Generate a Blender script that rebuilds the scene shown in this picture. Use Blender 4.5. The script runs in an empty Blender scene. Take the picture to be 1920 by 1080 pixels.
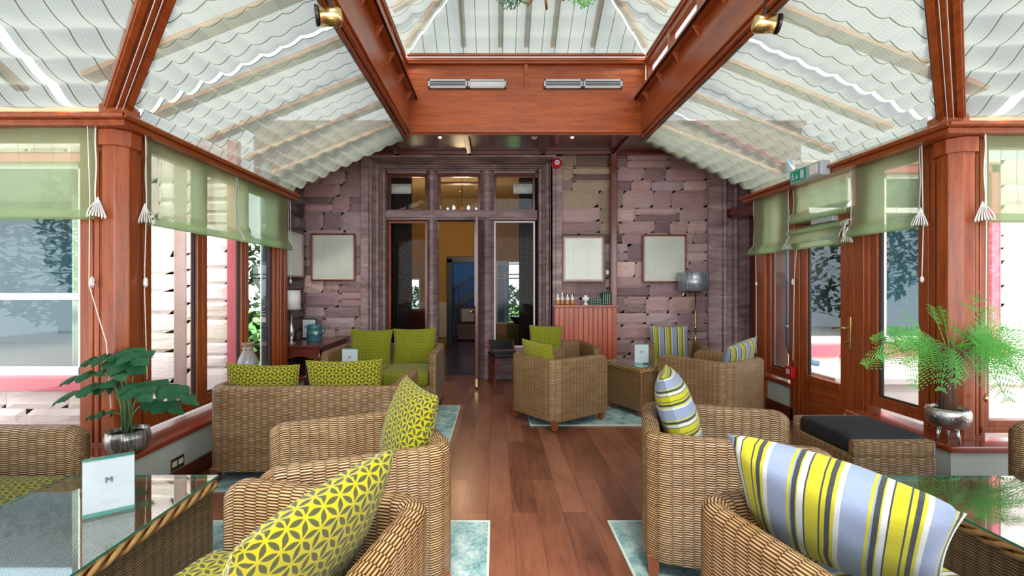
import bpy, bmesh, math, random
from mathutils import Vector, Matrix, noise
random.seed(7)
PI = math.pi
S = bpy.context.scene
COL = S.collection
# ------------------------------------------------------------------ camera, sky, exposure
F = 853.0                      # focal length in pixels of the 1920 wide frame
CAMZ = 1.35
cd = bpy.data.cameras.new('camera'); cam = bpy.data.objects.new('camera', cd); COL.objects.link(cam)
cam.location = (0, 0, CAMZ); cam.rotation_euler = (PI/2, 0, 0)
cd.sensor_width = 36; cd.lens = 36*F/1920; cd.shift_x = 30/1920; cd.shift_y = -2/1920
cd.clip_start = .05; cd.clip_end = 300
S.camera = cam
w = bpy.data.worlds.new('sky'); S.world = w; w.use_nodes = True
nt = w.node_tree; bg = nt.nodes['Background']
tc = nt.nodes.new('ShaderNodeTexCoord'); sp = nt.nodes.new('ShaderNodeSeparateXYZ'); cr = nt.nodes.new('ShaderNodeValToRGB')
nt.links.new(tc.outputs['Generated'], sp.inputs[0]); nt.links.new(sp.outputs[2], cr.inputs[0]); nt.links.new(cr.outputs[0], bg.inputs[0])
cr.color_ramp.elements[0].position = 0; cr.color_ramp.elements[0].color = (.86, .93, 1, 1)
cr.color_ramp.elements[1].position = 1; cr.color_ramp.elements[1].color = (.80, .90, 1, 1)
bg.inputs[1].default_value = 2.0
sd = bpy.data.lights.new('sun', 'SUN'); sun = bpy.data.objects.new('sun', sd); COL.objects.link(sun)
sd.energy = 6.5; sd.angle = math.radians(25); sd.color = (1, .95, .88)
sun.rotation_euler = (math.radians(38), math.radians(6), 0)
dl = bpy.data.lights.new('rear_fill', 'AREA'); fill_lamp = bpy.data.objects.new('rear_fill', dl); COL.objects.link(fill_lamp)   # added fill lamp behind the viewer, brightens the interior in place of unseen glazing
dl.shape = 'RECTANGLE'; dl.size = 9; dl.size_y = 2.6; dl.energy = 190; dl.color = (.97, .98, 1)
fill_lamp.location = (.3, -3.4, 1.9); fill_lamp.rotation_euler = (math.radians(82), 0, 0)
S.view_settings.view_transform = 'Standard'; S.view_settings.look = 'None'
S.view_settings.exposure = 0.52; S.view_settings.gamma = 1.0; S.view_settings.use_curve_mapping = False
S.cycles.use_denoising = True
S.cycles.max_bounces = 10; S.cycles.transparent_max_bounces = 24; S.cycles.diffuse_bounces = 5
S.cycles.glossy_bounces = 3; S.cycles.transmission_bounces = 6
S.cycles.sample_clamp_indirect = 6; S.cycles.caustics_reflective = False; S.cycles.caustics_refractive = False

# ------------------------------------------------------------------ node helpers
class V:
    """a float socket with arithmetic"""
    def __init__(s, nt, k): s.nt = nt; s.k = k
    def _m(s, op, *a):
        n = s.nt.nodes.new('ShaderNodeMath'); n.operation = op
        for i, x in enumerate((s,)+a):
            if isinstance(x, V): s.nt.links.new(x.k, n.inputs[i])
            else: n.inputs[i].default_value = x
        return V(s.nt, n.outputs[0])
    def __add__(s, o): return s._m('ADD', o)
    __radd__ = __add__
    def __sub__(s, o): return s._m('SUBTRACT', o)
    def __rsub__(s, o): return (s*-1) + o
    def __mul__(s, o): return s._m('MULTIPLY', o)
    __rmul__ = __mul__
    def __truediv__(s, o): return s._m('DIVIDE', o)
    def floor(s): return s._m('FLOOR')
    def fract(s): return s._m('FRACT')
    def round(s): return s._m('ROUND')
    def abs(s): return s._m('ABSOLUTE')
    def sin(s): return s._m('SINE')
    def cos(s): return s._m('COSINE')
    def pow(s, e): return s._m('POWER', e)
    def mod(s, e): return s._m('FLOORED_MODULO', e)
    def lt(s, e): return s._m('LESS_THAN', e)
    def gt(s, e): return s._m('GREATER_THAN', e)
    def max(s, e): return s._m('MAXIMUM', e)
    def min(s, e): return s._m('MINIMUM', e)
    def clamp(s):
        r = s._m('ADD', 0.0); r.k.node.use_clamp = True; return r
class M:
    """a material being built"""
    def __init__(s, name):
        s.m = bpy.data.materials.new(name); s.m.use_nodes = True; s.nt = s.m.node_tree
        s.b = s.nt.nodes['Principled BSDF']; s.out = s.nt.nodes['Material Output']
    def n(s, t, **k):
        n = s.nt.nodes.new('ShaderNode'+t)
        for a, b in k.items(): setattr(n, a, b)
        return n
    def l(s, a, b):
        a = a.k if isinstance(a, V) else a
        s.nt.links.new(a, b)
    def set(s, **k):
        for a, b in k.items():
            i = s.b.inputs[{'col': 'Base Color', 'rough': 'Roughness', 'metal': 'Metallic', 'coat': 'Coat Weight', 'spec': 'Specular IOR Level', 'em': 'Emission Color', 'es': 'Emission Strength', 'trans': 'Transmission Weight', 'ior': 'IOR', 'sheen': 'Sheen Weight', 'coatr': 'Coat Roughness', 'alpha': 'Alpha'}[a]]
            if isinstance(b, (V,)) or isinstance(b, bpy.types.NodeSocket): s.l(b, i)
            else: i.default_value = (*b, 1) if isinstance(b, tuple) and len(b) == 3 else b
        return s
    def coord(s, kind='Object', scale=(1, 1, 1), rot=(0, 0, 0)):
        t = s.n('TexCoord'); mp = s.n('Mapping'); mp.inputs['Scale'].default_value = scale; mp.inputs['Rotation'].default_value = rot
        s.l(t.outputs[kind], mp.inputs[0]); return mp.outputs[0]
    def xyz(s, vec):
        n = s.n('SeparateXYZ'); s.l(vec, n.inputs[0]); return [V(s.nt, o) for o in n.outputs]
    def noise(s, vec, scale=5, detail=3, rough=.5, dist=0):
        n = s.n('TexNoise'); s.l(vec, n.inputs['Vector']); n.inputs['Scale'].default_value = scale
        n.inputs['Detail'].default_value = detail; n.inputs['Roughness'].default_value = rough; n.inputs['Distortion'].default_value = dist
        return V(s.nt, n.outputs[0])
    def ramp(s, fac, stops, const=False):
        n = s.n('ValToRGB'); s.l(fac, n.inputs[0]); r = n.color_ramp
        if const: r.interpolation = 'CONSTANT'
        while len(r.elements) < len(stops): r.elements.new(.5)
        for e, (p, c) in zip(r.elements, stops): e.position = p; e.color = (*c, 1)
        return n.outputs[0]
    def mix(s, fac, a, b, mode='MIX'):
        n = s.n('Mix', data_type='RGBA', blend_type=mode)
        for x, i in ((fac, 0), (a, 6), (b, 7)):
            if isinstance(x, V): s.l(x, n.inputs[i])
            elif isinstance(x, bpy.types.NodeSocket): s.l(x, n.inputs[i])
            else: n.inputs[i].default_value = (*x, 1) if isinstance(x, tuple) else x
        return n.outputs[2]
    def bump(s, h, dist=.01, strength=1):
        n = s.n('Bump'); s.l(h, n.inputs['Height']); n.inputs['Distance'].default_value = dist; n.inputs['Strength'].default_value = strength
        s.l(n.outputs[0], s.b.inputs['Normal']); return s
def plain(name, col, rough=.5, metal=0, var=.06, scale=6, coat=0, bump=0, **k):
    m = M(name); nz = m.noise(m.coord(), scale, 3)
    m.set(col=m.mix(nz, tuple(c*(1-var) for c in col), tuple(min(1, c*(1+var)) for c in col)), rough=rough, metal=metal, coat=coat, **k)
    if bump: m.bump(m.noise(m.coord(), scale*8, 3), bump)
    return m.m
def woodm(name, dark, light, axis='z', rough=.3, coat=.22, scale=1.0):
    m = M(name); sc = {'x': (1.2, 14, 14), 'y': (14, 1.2, 14), 'z': (14, 14, 1.2)}[axis]
    v = m.coord('Object', tuple(x*scale for x in sc))
    a = m.noise(v, 1.5, 5, .6, .6); b = m.noise(v, 9, 3, .6)
    f = (a*.75 + b*.35 - .05).clamp()
    m.set(col=m.ramp(f, [(.28, dark), (.72, light)]), rough=rough, coat=coat, coatr=.15)
    return m.bump(b, .0008).m
MAT = {}
REDW = ((.17, .028, .006), (.45, .10, .017))
for ax in 'xyz': MAT['wood'+ax] = woodm('mahogany_'+ax, *REDW, ax)
for ax in 'xyz': MAT['darkwood'+ax] = woodm('dark_mahogany_'+ax, (.075, .012, .006), (.20, .038, .016), ax, .3, .5)
MAT['cabwood'] = woodm('cabinet_pine', (.27, .045, .018), (.54, .12, .05), 'z', .35, .2)
MAT['cabwoodx'] = woodm('cabinet_top_pine', (.26, .045, .018), (.45, .10, .04), 'x', .3, .3)
MAT['legwood'] = woodm('leg_wood', (.17, .04, .015), (.33, .09, .03), 'z', .3, .4)
MAT['roofbar'] = woodm('roof_bar_wood', (.85, .36, .13), (.95, .48, .22), 'x', .6, 0)

def wicker(name, dark, mid, light, q=.045, p=.0088, seed=0, angle=0):
    m = M(name)
    uv = m.coord('UV', rot=(0, 0, angle)); x, y, _ = m.xyz(uv)
    wob = m.noise(uv, 9, 2); y = y + (wob-.5)*.004
    c = (x/q).floor(); fu = (x/q).fract()
    vv = y/p + c.mod(2)*.5
    r = vv.floor(); fv = vv.fract()
    hu = (fu*PI).sin().max(0.0).pow(.45); hv = (fv*PI).sin().max(0.0)
    h = (hu*.32+.68)*hv.pow(.75)
    wn = m.n('TexWhiteNoise', noise_dimensions='2D'); cb = m.n('CombineXYZ'); m.l((c*.5).floor(), cb.inputs[0]); m.l(r, cb.inputs[1]); m.l(cb.outputs[0], wn.inputs['Vector'])
    rnd = V(m.nt, wn.outputs['Value']); big = m.noise(uv, 5, 3)
    tone = (rnd*.55 + big*.7 - .12).clamp()
    strand = m.mix(tone, mid, light)
    fac = (h*1.9 - .86).clamp()
    m.set(col=m.mix(fac, dark, strand), rough=.38, spec=.6, coat=.12)
    return m.bump(h, .0045, .9).m
MAT['wicker'] = wicker('rattan_weave', (.035, .014, .005), (.36, .18, .06), (.68, .44, .21), p=.0105)
MAT['wickerd'] = wicker('rattan_weave_dark', (.030, .013, .005), (.30, .15, .05), (.52, .30, .12), p=.0105)
MAT['wickertop'] = wicker('rattan_table_top', (.05, .02, .01), (.28, .14, .06), (.42, .24, .12), q=.03, p=.007, angle=.55)
MAT['braid'] = wicker('rattan_braid', (.05, .02, .006), (.33, .16, .05), (.6, .36, .14), q=.03, p=.011, angle=-.5)

def petals(name, base, petal, L=.055, W=.15, rough=.85):
    m = M(name); uv = m.coord('UV'); x, y, _ = m.xyz(uv); x = x/L; y = y/L
    h = math.sqrt(3)/2; acc = None
    for a in (0, PI/3, 2*PI/3):
        X = x*math.cos(a)+y*math.sin(a); Y = y*math.cos(a)-x*math.sin(a)
        rn = (Y/h).round(); dy = (Y - rn*h).abs(); fx = (X - rn*.5).fract()
        wd = ((fx*1.24-.12)*PI).sin()*W
        ins = ((wd - dy)*28).clamp()
        acc = ins if acc is None else acc.max(ins)
    nz = m.noise(uv, 60, 3)
    bc = m.mix(nz, tuple(c*.8 for c in base), tuple(c*1.15 for c in base))
    m.set(col=m.mix(acc, bc, petal), rough=rough, sheen=.15, spec=.2)
    return m.bump(acc*-1 + nz*.4, .0015).m
MAT['green'] = petals('lime_petal_velvet', (.34, .31, .005), (.055, .058, .019), L=.052)
MAT['olive'] = petals('olive_petal_velvet', (.30, .30, .008), (.085, .09, .012), L=.04)
def stripes(name, per=.17, dim=.72, rot=0):
    m = M(name); uv = m.coord('UV', rot=(0, 0, rot)); x, y, _ = m.xyz(uv)
    x = x + (m.noise(uv, 3, 1)-.5)*.012
    LB = (.30, .38, .56); Y = (.60, .56, .015); D = (.035, .045, .06); Wt = (.68, .74, .76); O = (.30, .30, .03)
    seq = [(LB, 30), (Y, 5), (LB, 3), (D, 9), (Y, 3), (Wt, 11), (D, 3), (Y, 24), (D, 3), (Y, 8), (D, 9), (Y, 6), (Wt, 9), (LB, 12)]
    tot = sum(b for _, b in seq); st = []; a = 0
    for c, b in seq: st.append((a/tot, tuple(v*dim for v in c))); a += b
    nz = m.noise(uv, 90, 2)
    c = m.ramp((x/per).fract(), st, True)
    m.set(col=m.mix(nz*.12, c, (.25, .25, .2)), rough=.85, sheen=.1, spec=.2)
    return m.bump(nz, .001).m
MAT['stripe'] = stripes('striped_velvet')
MAT['stripe2'] = stripes('striped_velvet_fine', .15, .65)
MAT['stripev'] = stripes('striped_velvet_across', .16, .72, PI/2)
MAT['blackcush'] = plain('black_quilted_fabric', (.012, .013, .016), .75, bump=.003, scale=12)

def thinglass(name, tint=(1, 1, 1), ref=1.0, base=.02):
    m = M(name); m.nt.nodes.remove(m.b)
    t = m.n('BsdfTransparent'); t.inputs[0].default_value = (*tint, 1)
    g = m.n('BsdfGlossy'); g.inputs['Roughness'].default_value = .01
    lw = m.n('LayerWeight'); lw.inputs['Blend'].default_value = .5
    f = (V(m.nt, lw.outputs['Facing']).pow(3.5)*.8*ref + base).clamp()
    mx = m.n('MixShader'); m.l(f, mx.inputs[0]); m.l(t.outputs[0], mx.inputs[1]); m.l(g.outputs[0], mx.inputs[2]); m.l(mx.outputs[0], m.out.inputs[0])
    return m.m
MAT['glass'] = thinglass('window_glass', (.96, .98, .98), 1, .018)
MAT['dimglass'] = thinglass('leaded_window_glass', (.8, .8, .8), 1, .005)
MAT['topglass'] = thinglass('table_glass', (.90, .97, .94), 1.3, .10)
MAT['edgeglass'] = plain('glass_edge_green', (.03, .22, .16), .1, coat=.5)
def fabric(name, kind, col=(.80, .82, .76), transp=.25, trans=.6):
    """a sheer woven cloth: part see-through, part translucent, with its woven lines"""
    m = M(name); m.nt.nodes.remove(m.b); uv = m.coord('UV'); x, y, _ = m.xyz(uv)
    if kind == 'roof':
        line = ((x/.14).fract()-.5).abs().lt(.026)
        fine = ((y/.008).fract()-.5).abs().lt(.2); finex = ((x/.022).fract()-.5).abs().lt(.16)
        c = m.mix(fine*.6 + finex*.3, col, (.12, .155, .09)); c = m.mix(line*.75, c, (.05, .065, .025)); opac = line
    else:
        line = ((x/.11 + .15*(m.noise(uv, 3, 2))).fract()-.5).abs().lt(.012); nz = m.noise(m.coord('UV', (6, 60, 1)), 3, 3)
        fine = ((x/.009).fract()-.5).abs().lt(.22); finey = ((y/.012).fract()-.5).abs().lt(.2)
        c = m.mix(nz*.6+fine*.2+finey*.1, col, tuple(v*.72 for v in col)); c = m.mix(line*.4, c, (.16, .2, .08)); opac = line
    d = m.n('BsdfDiffuse'); t = m.n('BsdfTranslucent'); tr = m.n('BsdfTransparent')
    m.l(c, d.inputs[0]); m.l(c, t.inputs[0]); m.l(m.mix(.35, (1, 1, 1), c), tr.inputs[0])
    a = m.n('MixShader'); a.inputs[0].default_value = trans; m.l(d.outputs[0], a.inputs[1]); m.l(t.outputs[0], a.inputs[2])
    b = m.n('MixShader'); m.l((1-opac)*transp, b.inputs[0]); m.l(a.outputs[0], b.inputs[1]); m.l(tr.outputs[0], b.inputs[2])
    m.l(b.outputs[0], m.out.inputs[0]); return m.m
MAT['roofcloth'] = fabric('roof_blind_cloth', 'roof', (.215, .218, .192), .165, .75)
MAT['romancloth'] = fabric('roman_blind_cloth', 'roman', (.56, .74, .43), .30, .6)
MAT['romanfold'] = plain('roman_blind_fold', (.42, .52, .40), .8)
MAT['tassel'] = plain('white_tassel_cloth', (.72, .73, .72), .8)
MAT['olivedark'] = plain('olive_fabric', (.10, .11, .03), .9, var=.5, scale=40); MAT['brownup'] = plain('brown_leather', (.10, .03, .018), .4)
MAT['curtain'] = plain('white_curtain', (.85, .84, .8), .9)
MAT['ycurtain'] = plain('cream_curtain', (.75, .74, .5), .9)
MAT['cord'] = plain('cord', (.78, .76, .70), .7)
MAT['brass'] = plain('brass', (.72, .52, .22), .22, 1)
MAT['steel'] = plain('steel', (.62, .62, .62), .28, 1)
MAT['silver'] = plain('hammered_silver', (.62, .60, .57), .3, 1, bump=.004, scale=9)
MAT['silverstreak'] = None
m = M('streaked_silver_glaze'); v = m.coord('Object', (22, 22, 1.5)); f = m.noise(v, 2.5, 3, .6)
m.set(col=m.ramp(f, [(.3, (.13, .12, .11)), (.52, (.42, .40, .37)), (.7, (.75, .73, .70))]), rough=.28, metal=.75); m.bump(f, .003); MAT['silverstreak'] = m.m
m = M('mottled_silver_shade'); v = m.coord('Object', (7, 7, 2)); f = m.noise(v, 4, 4, .7)
m.set(col=m.ramp(f, [(.35, (.20, .23, .26)), (.6, (.42, .46, .50))]), rough=.35, metal=.5); MAT['silverstreak2'] = m.m
MAT['black'] = plain('black_paint', (.012, .012, .014), .35)
MAT['darkrubber'] = plain('dark_gasket', (.02, .02, .025), .5)
MAT['white'] = plain('white_plastic', (.8, .8, .78), .4)
MAT['grey'] = plain('grey_plastic', (.42, .45, .47), .4)
MAT['card'] = plain('white_card', (.62, .65, .68), .5, var=.02)
MAT['red'] = plain('red_plastic', (.6, .012, .02), .3)
MAT['teal'] = plain('teal_enamel', (.05, .17, .20), .35)
MAT['greensign'] = plain('green_sign', (.01, .35, .22), .4)
MAT['lowwall'] = plain('pale_green_plaster', (.62, .70, .64), .6, var=.03)
MAT['pinkpaint'] = plain('pink_paint', (.62, .13, .17), .5, bump=.002)
MAT['whitepaint'] = plain('white_paint', (.85, .84, .84), .45)
MAT['bluepipe'] = plain('blue_grey_pipe', (.10, .20, .30), .4)
MAT['darkglass'] = None
m = M('dark_reflecting_glass'); m.set(col=(.012, .022, .026), rough=.03, spec=.9, ior=1.5); MAT['darkglass'] = m.m
MAT['ochre'] = plain('ochre_wall', (.42, .25, .06), .8)
MAT['cream'] = plain('cream_wall', (.55, .50, .38), .8)
MAT['inner_ceiling'] = plain('cream_ceiling', (.70, .52, .28), .7)
MAT['bluewall'] = plain('blue_grey_wall', (.16, .30, .48), .8)
MAT['darkcurtain'] = plain('brown_curtain', (.045, .028, .024), .9)
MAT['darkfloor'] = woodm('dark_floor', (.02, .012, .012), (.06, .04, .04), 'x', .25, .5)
MAT['soil'] = plain('soil', (.02, .014, .01), .95, bump=.004)
def leafm(name, a, b, rough=.4):
    m = M(name); nz = m.noise(m.coord(), 14, 2); m.set(col=m.mix(nz, a, b), rough=rough, spec=.4)
    t = m.n('BsdfTranslucent'); m.l(m.mix(nz, a, b), t.inputs[0]); mx = m.n('MixShader'); mx.inputs[0].default_value = .3
    m.l(m.b.outputs[0], mx.inputs[1]); m.l(t.outputs[0], mx.inputs[2]); m.l(mx.outputs[0], m.out.inputs[0]); return m.m
MAT['leaf'] = leafm('deep_green_leaf', (.012, .075, .035), (.05, .20, .08))
MAT['fern'] = leafm('fern_green', (.06, .36, .05), (.24, .70, .14), .5)
MAT['stemg'] = plain('green_stem', (.12, .22, .09), .5)
MAT['trunk'] = plain('brown_trunk', (.16, .075, .05), .85, var=.4, scale=25, bump=.008)
MAT['tree'] = leafm('tree_foliage', (.012, .05, .015), (.05, .14, .04), .7)
MAT['paleledge'] = plain('pale_stone_ledge', (.84, .78, .74), .8)
MAT['grass'] = plain('lawn', (.10, .28, .04), .9, var=.3)
MAT['paving'] = plain('pale_paving', (.78, .70, .64), .8, var=.12)
# floor planks
m = M('walnut_plank_floor'); co = m.coord('Object', rot=(0, 0, PI/2))
br = m.n('TexBrick'); m.l(co, br.inputs['Vector']); br.offset = .37; br.offset_frequency = 2
for k_, v_ in (('Color1', (0, 0, 0, 1)), ('Color2', (1, 1, 1, 1)), ('Mortar', (.25, .25, .25, 1)), ('Scale', 1), ('Mortar Size', .0012), ('Brick Width', 1.25), ('Row Height', .15), ('Bias', 0)): br.inputs[k_].default_value = v_
bw = V(m.nt, br.outputs['Color']); mort = V(m.nt, br.outputs['Fac'])
g = m.noise(m.coord('Object', (9, 1.1, 9)), 2.2, 5, .6, 1.2); blot = m.noise(m.coord('Object', (2.2, 1, 1)), 1.7, 4, .6, .5)
f = (g*.55 + bw*.30 + blot*.55 - .22).clamp()
c = m.ramp(f, [(.15, (.060, .021, .014)), (.45, (.19, .066, .036)), (.75, (.31, .12, .065)), (.95, (.40, .18, .10))])
c = m.mix(mort*.6, c, (.05, .02, .012))
m.set(col=c, rough=(g*.12+.26), coat=.25, coatr=.2); m.bump(mort*-1+g*.1, .0015); MAT['floor'] = m.m
# stone: colour per block from a face attribute
def stone(name, rough_bump=.02, dk=(.3, .3, .3)):
    m = M(name); at = m.n('Attribute'); at.attribute_name = 'blockcol'
    v = m.coord('Object'); a = m.noise(v, 7, 5, .65, .4); b = m.noise(m.coord('Object', (3, 3, 14)), 5, 4, .6, 1.0); g = m.noise(v, 60, 3)
    c = m.mix(a, at.outputs['Color'], (.5, .42, .40), 'OVERLAY'); c = m.mix((b*1.6-.25).clamp(), m.mix(.5, c, dk, 'MULTIPLY'), c)
    m.set(col=m.mix(.8, at.outputs['Color'], c), rough=.85, spec=.25); return m.bump(a*1.2+b*.6+g*.12, rough_bump, .8).m
MAT['stone'] = stone('mauve_sandstone', .035)
MAT['palestone'] = stone('pale_sandstone', .012, (.8, .78, .78))
m = M('dressed_sandstone'); v = m.coord('Object'); a = m.noise(v, 4, 4, .6); b = m.noise(m.coord('Object', (1, 1, 5)), 3.0, 4, .6, .6)
m.set(col=m.ramp((b*.8+a*.3-.05).clamp(), [(.3, (.17, .11, .108)), (.5, (.31, .215, .21)), (.68, (.45, .335, .33))]), rough=.75, spec=.3); m.bump(a, .004); MAT['dressed'] = m.m
m = M('blue_green_rug'); uv = m.coord('Object'); a = m.noise(uv, 7, 6, .7, .6); b = m.noise(uv, 60, 3)
m.set(col=m.ramp((a*.8+b*.35-.07).clamp(), [(.35, (.07, .20, .22)), (.5, (.27, .42, .42)), (.68, (.55, .64, .62))]), rough=.95); m.bump(b, .003); MAT['rug'] = m.m
MAT['rugedge'] = plain('rug_binding', (.55, .62, .55), .9)
m = M('faded_map'); uv = m.coord('Object'); a = m.noise(uv, 3, 4, .6); _, _, z = m.xyz(uv); x, y, _ = m.xyz(uv)
m.set(col=m.mix((a*1.4-.3).clamp(), (.50, .52, .44), (.64, .66, .58)), rough=.25, coat=.5); MAT['map'] = m.m

# ------------------------------------------------------------------ mesh helpers
class MB:
    def __init__(s): s.v = []; s.f = []; s.uv = []; s.c = []; s.mi = []; s.cur = None; s.cm = 0
    def face(s, idx, uv=None): s.f.append(idx); s.uv.append(uv); s.c.append(s.cur); s.mi.append(s.cm)
    def box(s, x0, x1, y0, y1, z0, z1, Mx=None):
        if x0 > x1: x0, x1 = x1, x0
        if y0 > y1: y0, y1 = y1, y0
        b = len(s.v)
        for z in (z0, z1):
            for x, y in ((x0, y0), (x1, y0), (x1, y1), (x0, y1)):
                p = Vector((x, y, z)); s.v.append(Mx @ p if Mx else p)
        for q in ((0, 3, 2, 1), (4, 5, 6, 7), (0, 1, 5, 4), (1, 2, 6, 5), (2, 3, 7, 6), (3, 0, 4, 7)): s.face([b+i for i in q])
        return s
    def bar(s, p, q, w, h, up=(0, 0, 1)):
        """a straight bar of width w and height h from p to q"""
        p, q = Vector(p), Vector(q); d = (q-p); L = d.length; d.normalize(); u = Vector(up); x = d.cross(u).normalized(); u = x.cross(d)
        Mx = Matrix((( x.x, d.x, u.x, p.x), (x.y, d.y, u.y, p.y), (x.z, d.z, u.z, p.z), (0, 0, 0, 1)))
        return s.box(-w/2, w/2, 0, L, -h/2, h/2, Mx)
    def grid(s, fn, nu, nv, uvf=None, closeu=False):
        b = len(s.v); U = nu if closeu else nu+1
        for j in range(nv+1):
            for i in range(U): s.v.append(Vector(fn(i/nu, j/nv)))
        for j in range(nv):
            for i in range(nu):
                i2 = (i+1) % U if closeu else i+1
                q = [b+j*U+i, b+j*U+i2, b+(j+1)*U+i2, b+(j+1)*U+i]
                uv = None
                if uvf: uv = [uvf(i/nu, j/nv), uvf((i+1)/nu, j/nv), uvf((i+1)/nu, (j+1)/nv), uvf(i/nu, (j+1)/nv)]
                s.face(q, uv)
        return s
    def lathe(s, prof, c=(0, 0, 0), seg=20, Mx=None, cap=True):
        b = len(s.v); n = len(prof); c = Vector(c)
        for r, z in prof:
            for k in range(seg):
                p = Vector((r*math.cos(2*PI*k/seg), r*math.sin(2*PI*k/seg), z)); p = Mx @ p if Mx else p
                s.v.append(p+c)
        for j in range(n-1):
            for k in range(seg): k2 = (k+1) % seg; s.face([b+j*seg+k, b+j*seg+k2, b+(j+1)*seg+k2, b+(j+1)*seg+k])
        if cap:
            s.face([b+k for k in range(seg)][::-1]); s.face([b+(n-1)*seg+k for k in range(seg)])
        return s
    def tube(s, pts, r, seg=6):
        pts = [Vector(p) for p in pts]; b = len(s.v); n = len(pts); up = Vector((.13, .21, .97))
        for i, p in enumerate(pts):
            d = (pts[min(i+1, n-1)]-pts[max(i-1, 0)]).normalized(); x = d.cross(up)
            if x.length < .05: x = d.cross(Vector((1, 0, 0)))
            x.normalize(); y = x.cross(d); rr = r[i] if isinstance(r, (list, tuple)) else r
            for k in range(seg): a = 2*PI*k/seg; s.v.append(p + x*math.cos(a)*rr + y*math.sin(a)*rr)
        for j in range(n-1):
            for k in range(seg): k2 = (k+1) % seg; s.face([b+j*seg+k, b+j*seg+k2, b+(j+1)*seg+k2, b+(j+1)*seg+k])
        s.face([b+k for k in range(seg)][::-1]); s.face([b+(n-1)*seg+k for k in range(seg)])
        return s
    def prism(s, poly, fn, t0, t1):
        """polygon of 2-D points swept from t0 to t1; fn(a, b, t) gives the 3-D point"""
        b = len(s.v); n = len(poly)
        for t in (t0, t1):
            for a, c in poly: s.v.append(Vector(fn(a, c, t)))
        for k in range(n): k2 = (k+1) % n; s.face([b+k, b+k2, b+n+k2, b+n+k])
        s.face([b+k for k in range(n)][::-1]); s.face([b+n+k for k in range(n)]); return s
    def build(s, name, mat, parent=None, smooth=False, bevel=0, local=False, center=True, solid=0, **tags):
        me = bpy.data.meshes.new(name); vs = s.v
        off = Vector((0, 0, 0))
        if parent is not None and not local: off = root_loc(parent)
        elif parent is None and center and not local:
            xs = [v.x for v in vs]; ys = [v.y for v in vs]; zs = [v.z for v in vs]
            off = Vector(((min(xs)+max(xs))/2, (min(ys)+max(ys))/2, min(zs)))
        me.from_pydata([tuple(v-off) for v in vs], [], s.f)
        mats = mat if isinstance(mat, (list, tuple)) else [mat]
        for q in mats: me.materials.append(MAT[q] if isinstance(q, str) else q)
        uvl = me.uv_layers.new(name='UVMap')
        for p in me.polygons:
            u = s.uv[p.index]; p.use_smooth = smooth
            if len(mats) > 1: p.material_index = s.mi[p.index]
            if u is None:
                nn = p.normal; ax = max(range(3), key=lambda i: abs(nn[i]))
                for li in p.loop_indices:
                    co = me.vertices[me.loops[li].vertex_index].co
                    uvl.data[li].uv = (co.y, co.z) if ax == 0 else ((co.x, co.z) if ax == 1 else (co.x, co.y))
            else:
                for li, q in zip(p.loop_indices, u): uvl.data[li].uv = q
        if any(c is not None for c in s.c):
            at = me.attributes.new('blockcol', 'FLOAT_COLOR', 'FACE')
            for i, c in enumerate(s.c): at.data[i].color = (*(c or (.2, .15, .15)), 1)
        me.update()
        o = bpy.data.objects.new(name, me); COL.objects.link(o)
        if parent is not None: o.parent = parent
        else: o.location = off
        if solid: md = o.modifiers.new('thick', 'SOLIDIFY'); md.thickness = solid
        if bevel:
            md = o.modifiers.new('bevel', 'BEVEL'); md.width = bevel; md.segments = 2; md.limit_method = 'ANGLE'; md.angle_limit = .7
        for k, v in tags.items(): o[k] = v
        return o
def root_loc(o):
    p = Vector((0, 0, 0))
    while o is not None: p += o.location; o = o.parent
    return p
def thing(name, label, cat, loc=(0, 0, 0), rz=0, group=None):
    o = bpy.data.objects.new(name, None); COL.objects.link(o); o.location = loc; o.rotation_euler = (0, 0, rz)
    o['label'] = label; o['category'] = cat
    if group: o['group'] = group
    o.empty_display_size = .1
    return o
def struct(name, loc=(0, 0, 0)):
    o = bpy.data.objects.new(name, None); COL.objects.link(o); o.location = loc; o['kind'] = 'structure'; return o
def tag(o, label, cat, group=None):
    o['label'] = label; o['category'] = cat
    if group: o['group'] = group
    return o
def px(x, y, D):
    """the point of the room seen at pixel x, y of the photograph, D metres from the viewer"""
    return Vector(((x-930)/F*D, D, CAMZ+(538-y)/F*D))
def text(body, size, mat, Mx, name, parent=None, depth=.0006):
    cu = bpy.data.curves.new(name, 'FONT'); cu.body = body; cu.size = size; cu.align_x = 'CENTER'; cu.align_y = 'CENTER'; cu.extrude = depth
    t = bpy.data.objects.new(name, cu); COL.objects.link(t)
    dg = bpy.context.evaluated_depsgraph_get(); me = bpy.data.meshes.new_from_object(t.evaluated_get(dg))
    bpy.data.objects.remove(t); o = bpy.data.objects.new(name, me); COL.objects.link(o)
    me.materials.clear(); me.materials.append(MAT[mat]); me.transform(Mx)
    if parent is not None: o.parent = parent
    return o

# ================================================================== STRUCTURE
XL, YL = -2.38, 2.86           # left side glazing plane, left front glazing plane
XR, YR = 3.05, 3.00            # right side, right front
YLE, YRE = 5.07, 5.24          # where the side glazing ends
YB = 6.10                      # stone house wall
def st(o): o['kind'] = 'structure'; return o
st(MB().box(-6, 6.5, -4, 6.95, -.12, 0).build('floor', 'floor'))
st(MB().box(-3.4, 2.6, 6.95, 14, -.12, -.001).build('floor', 'darkfloor'))

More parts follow.
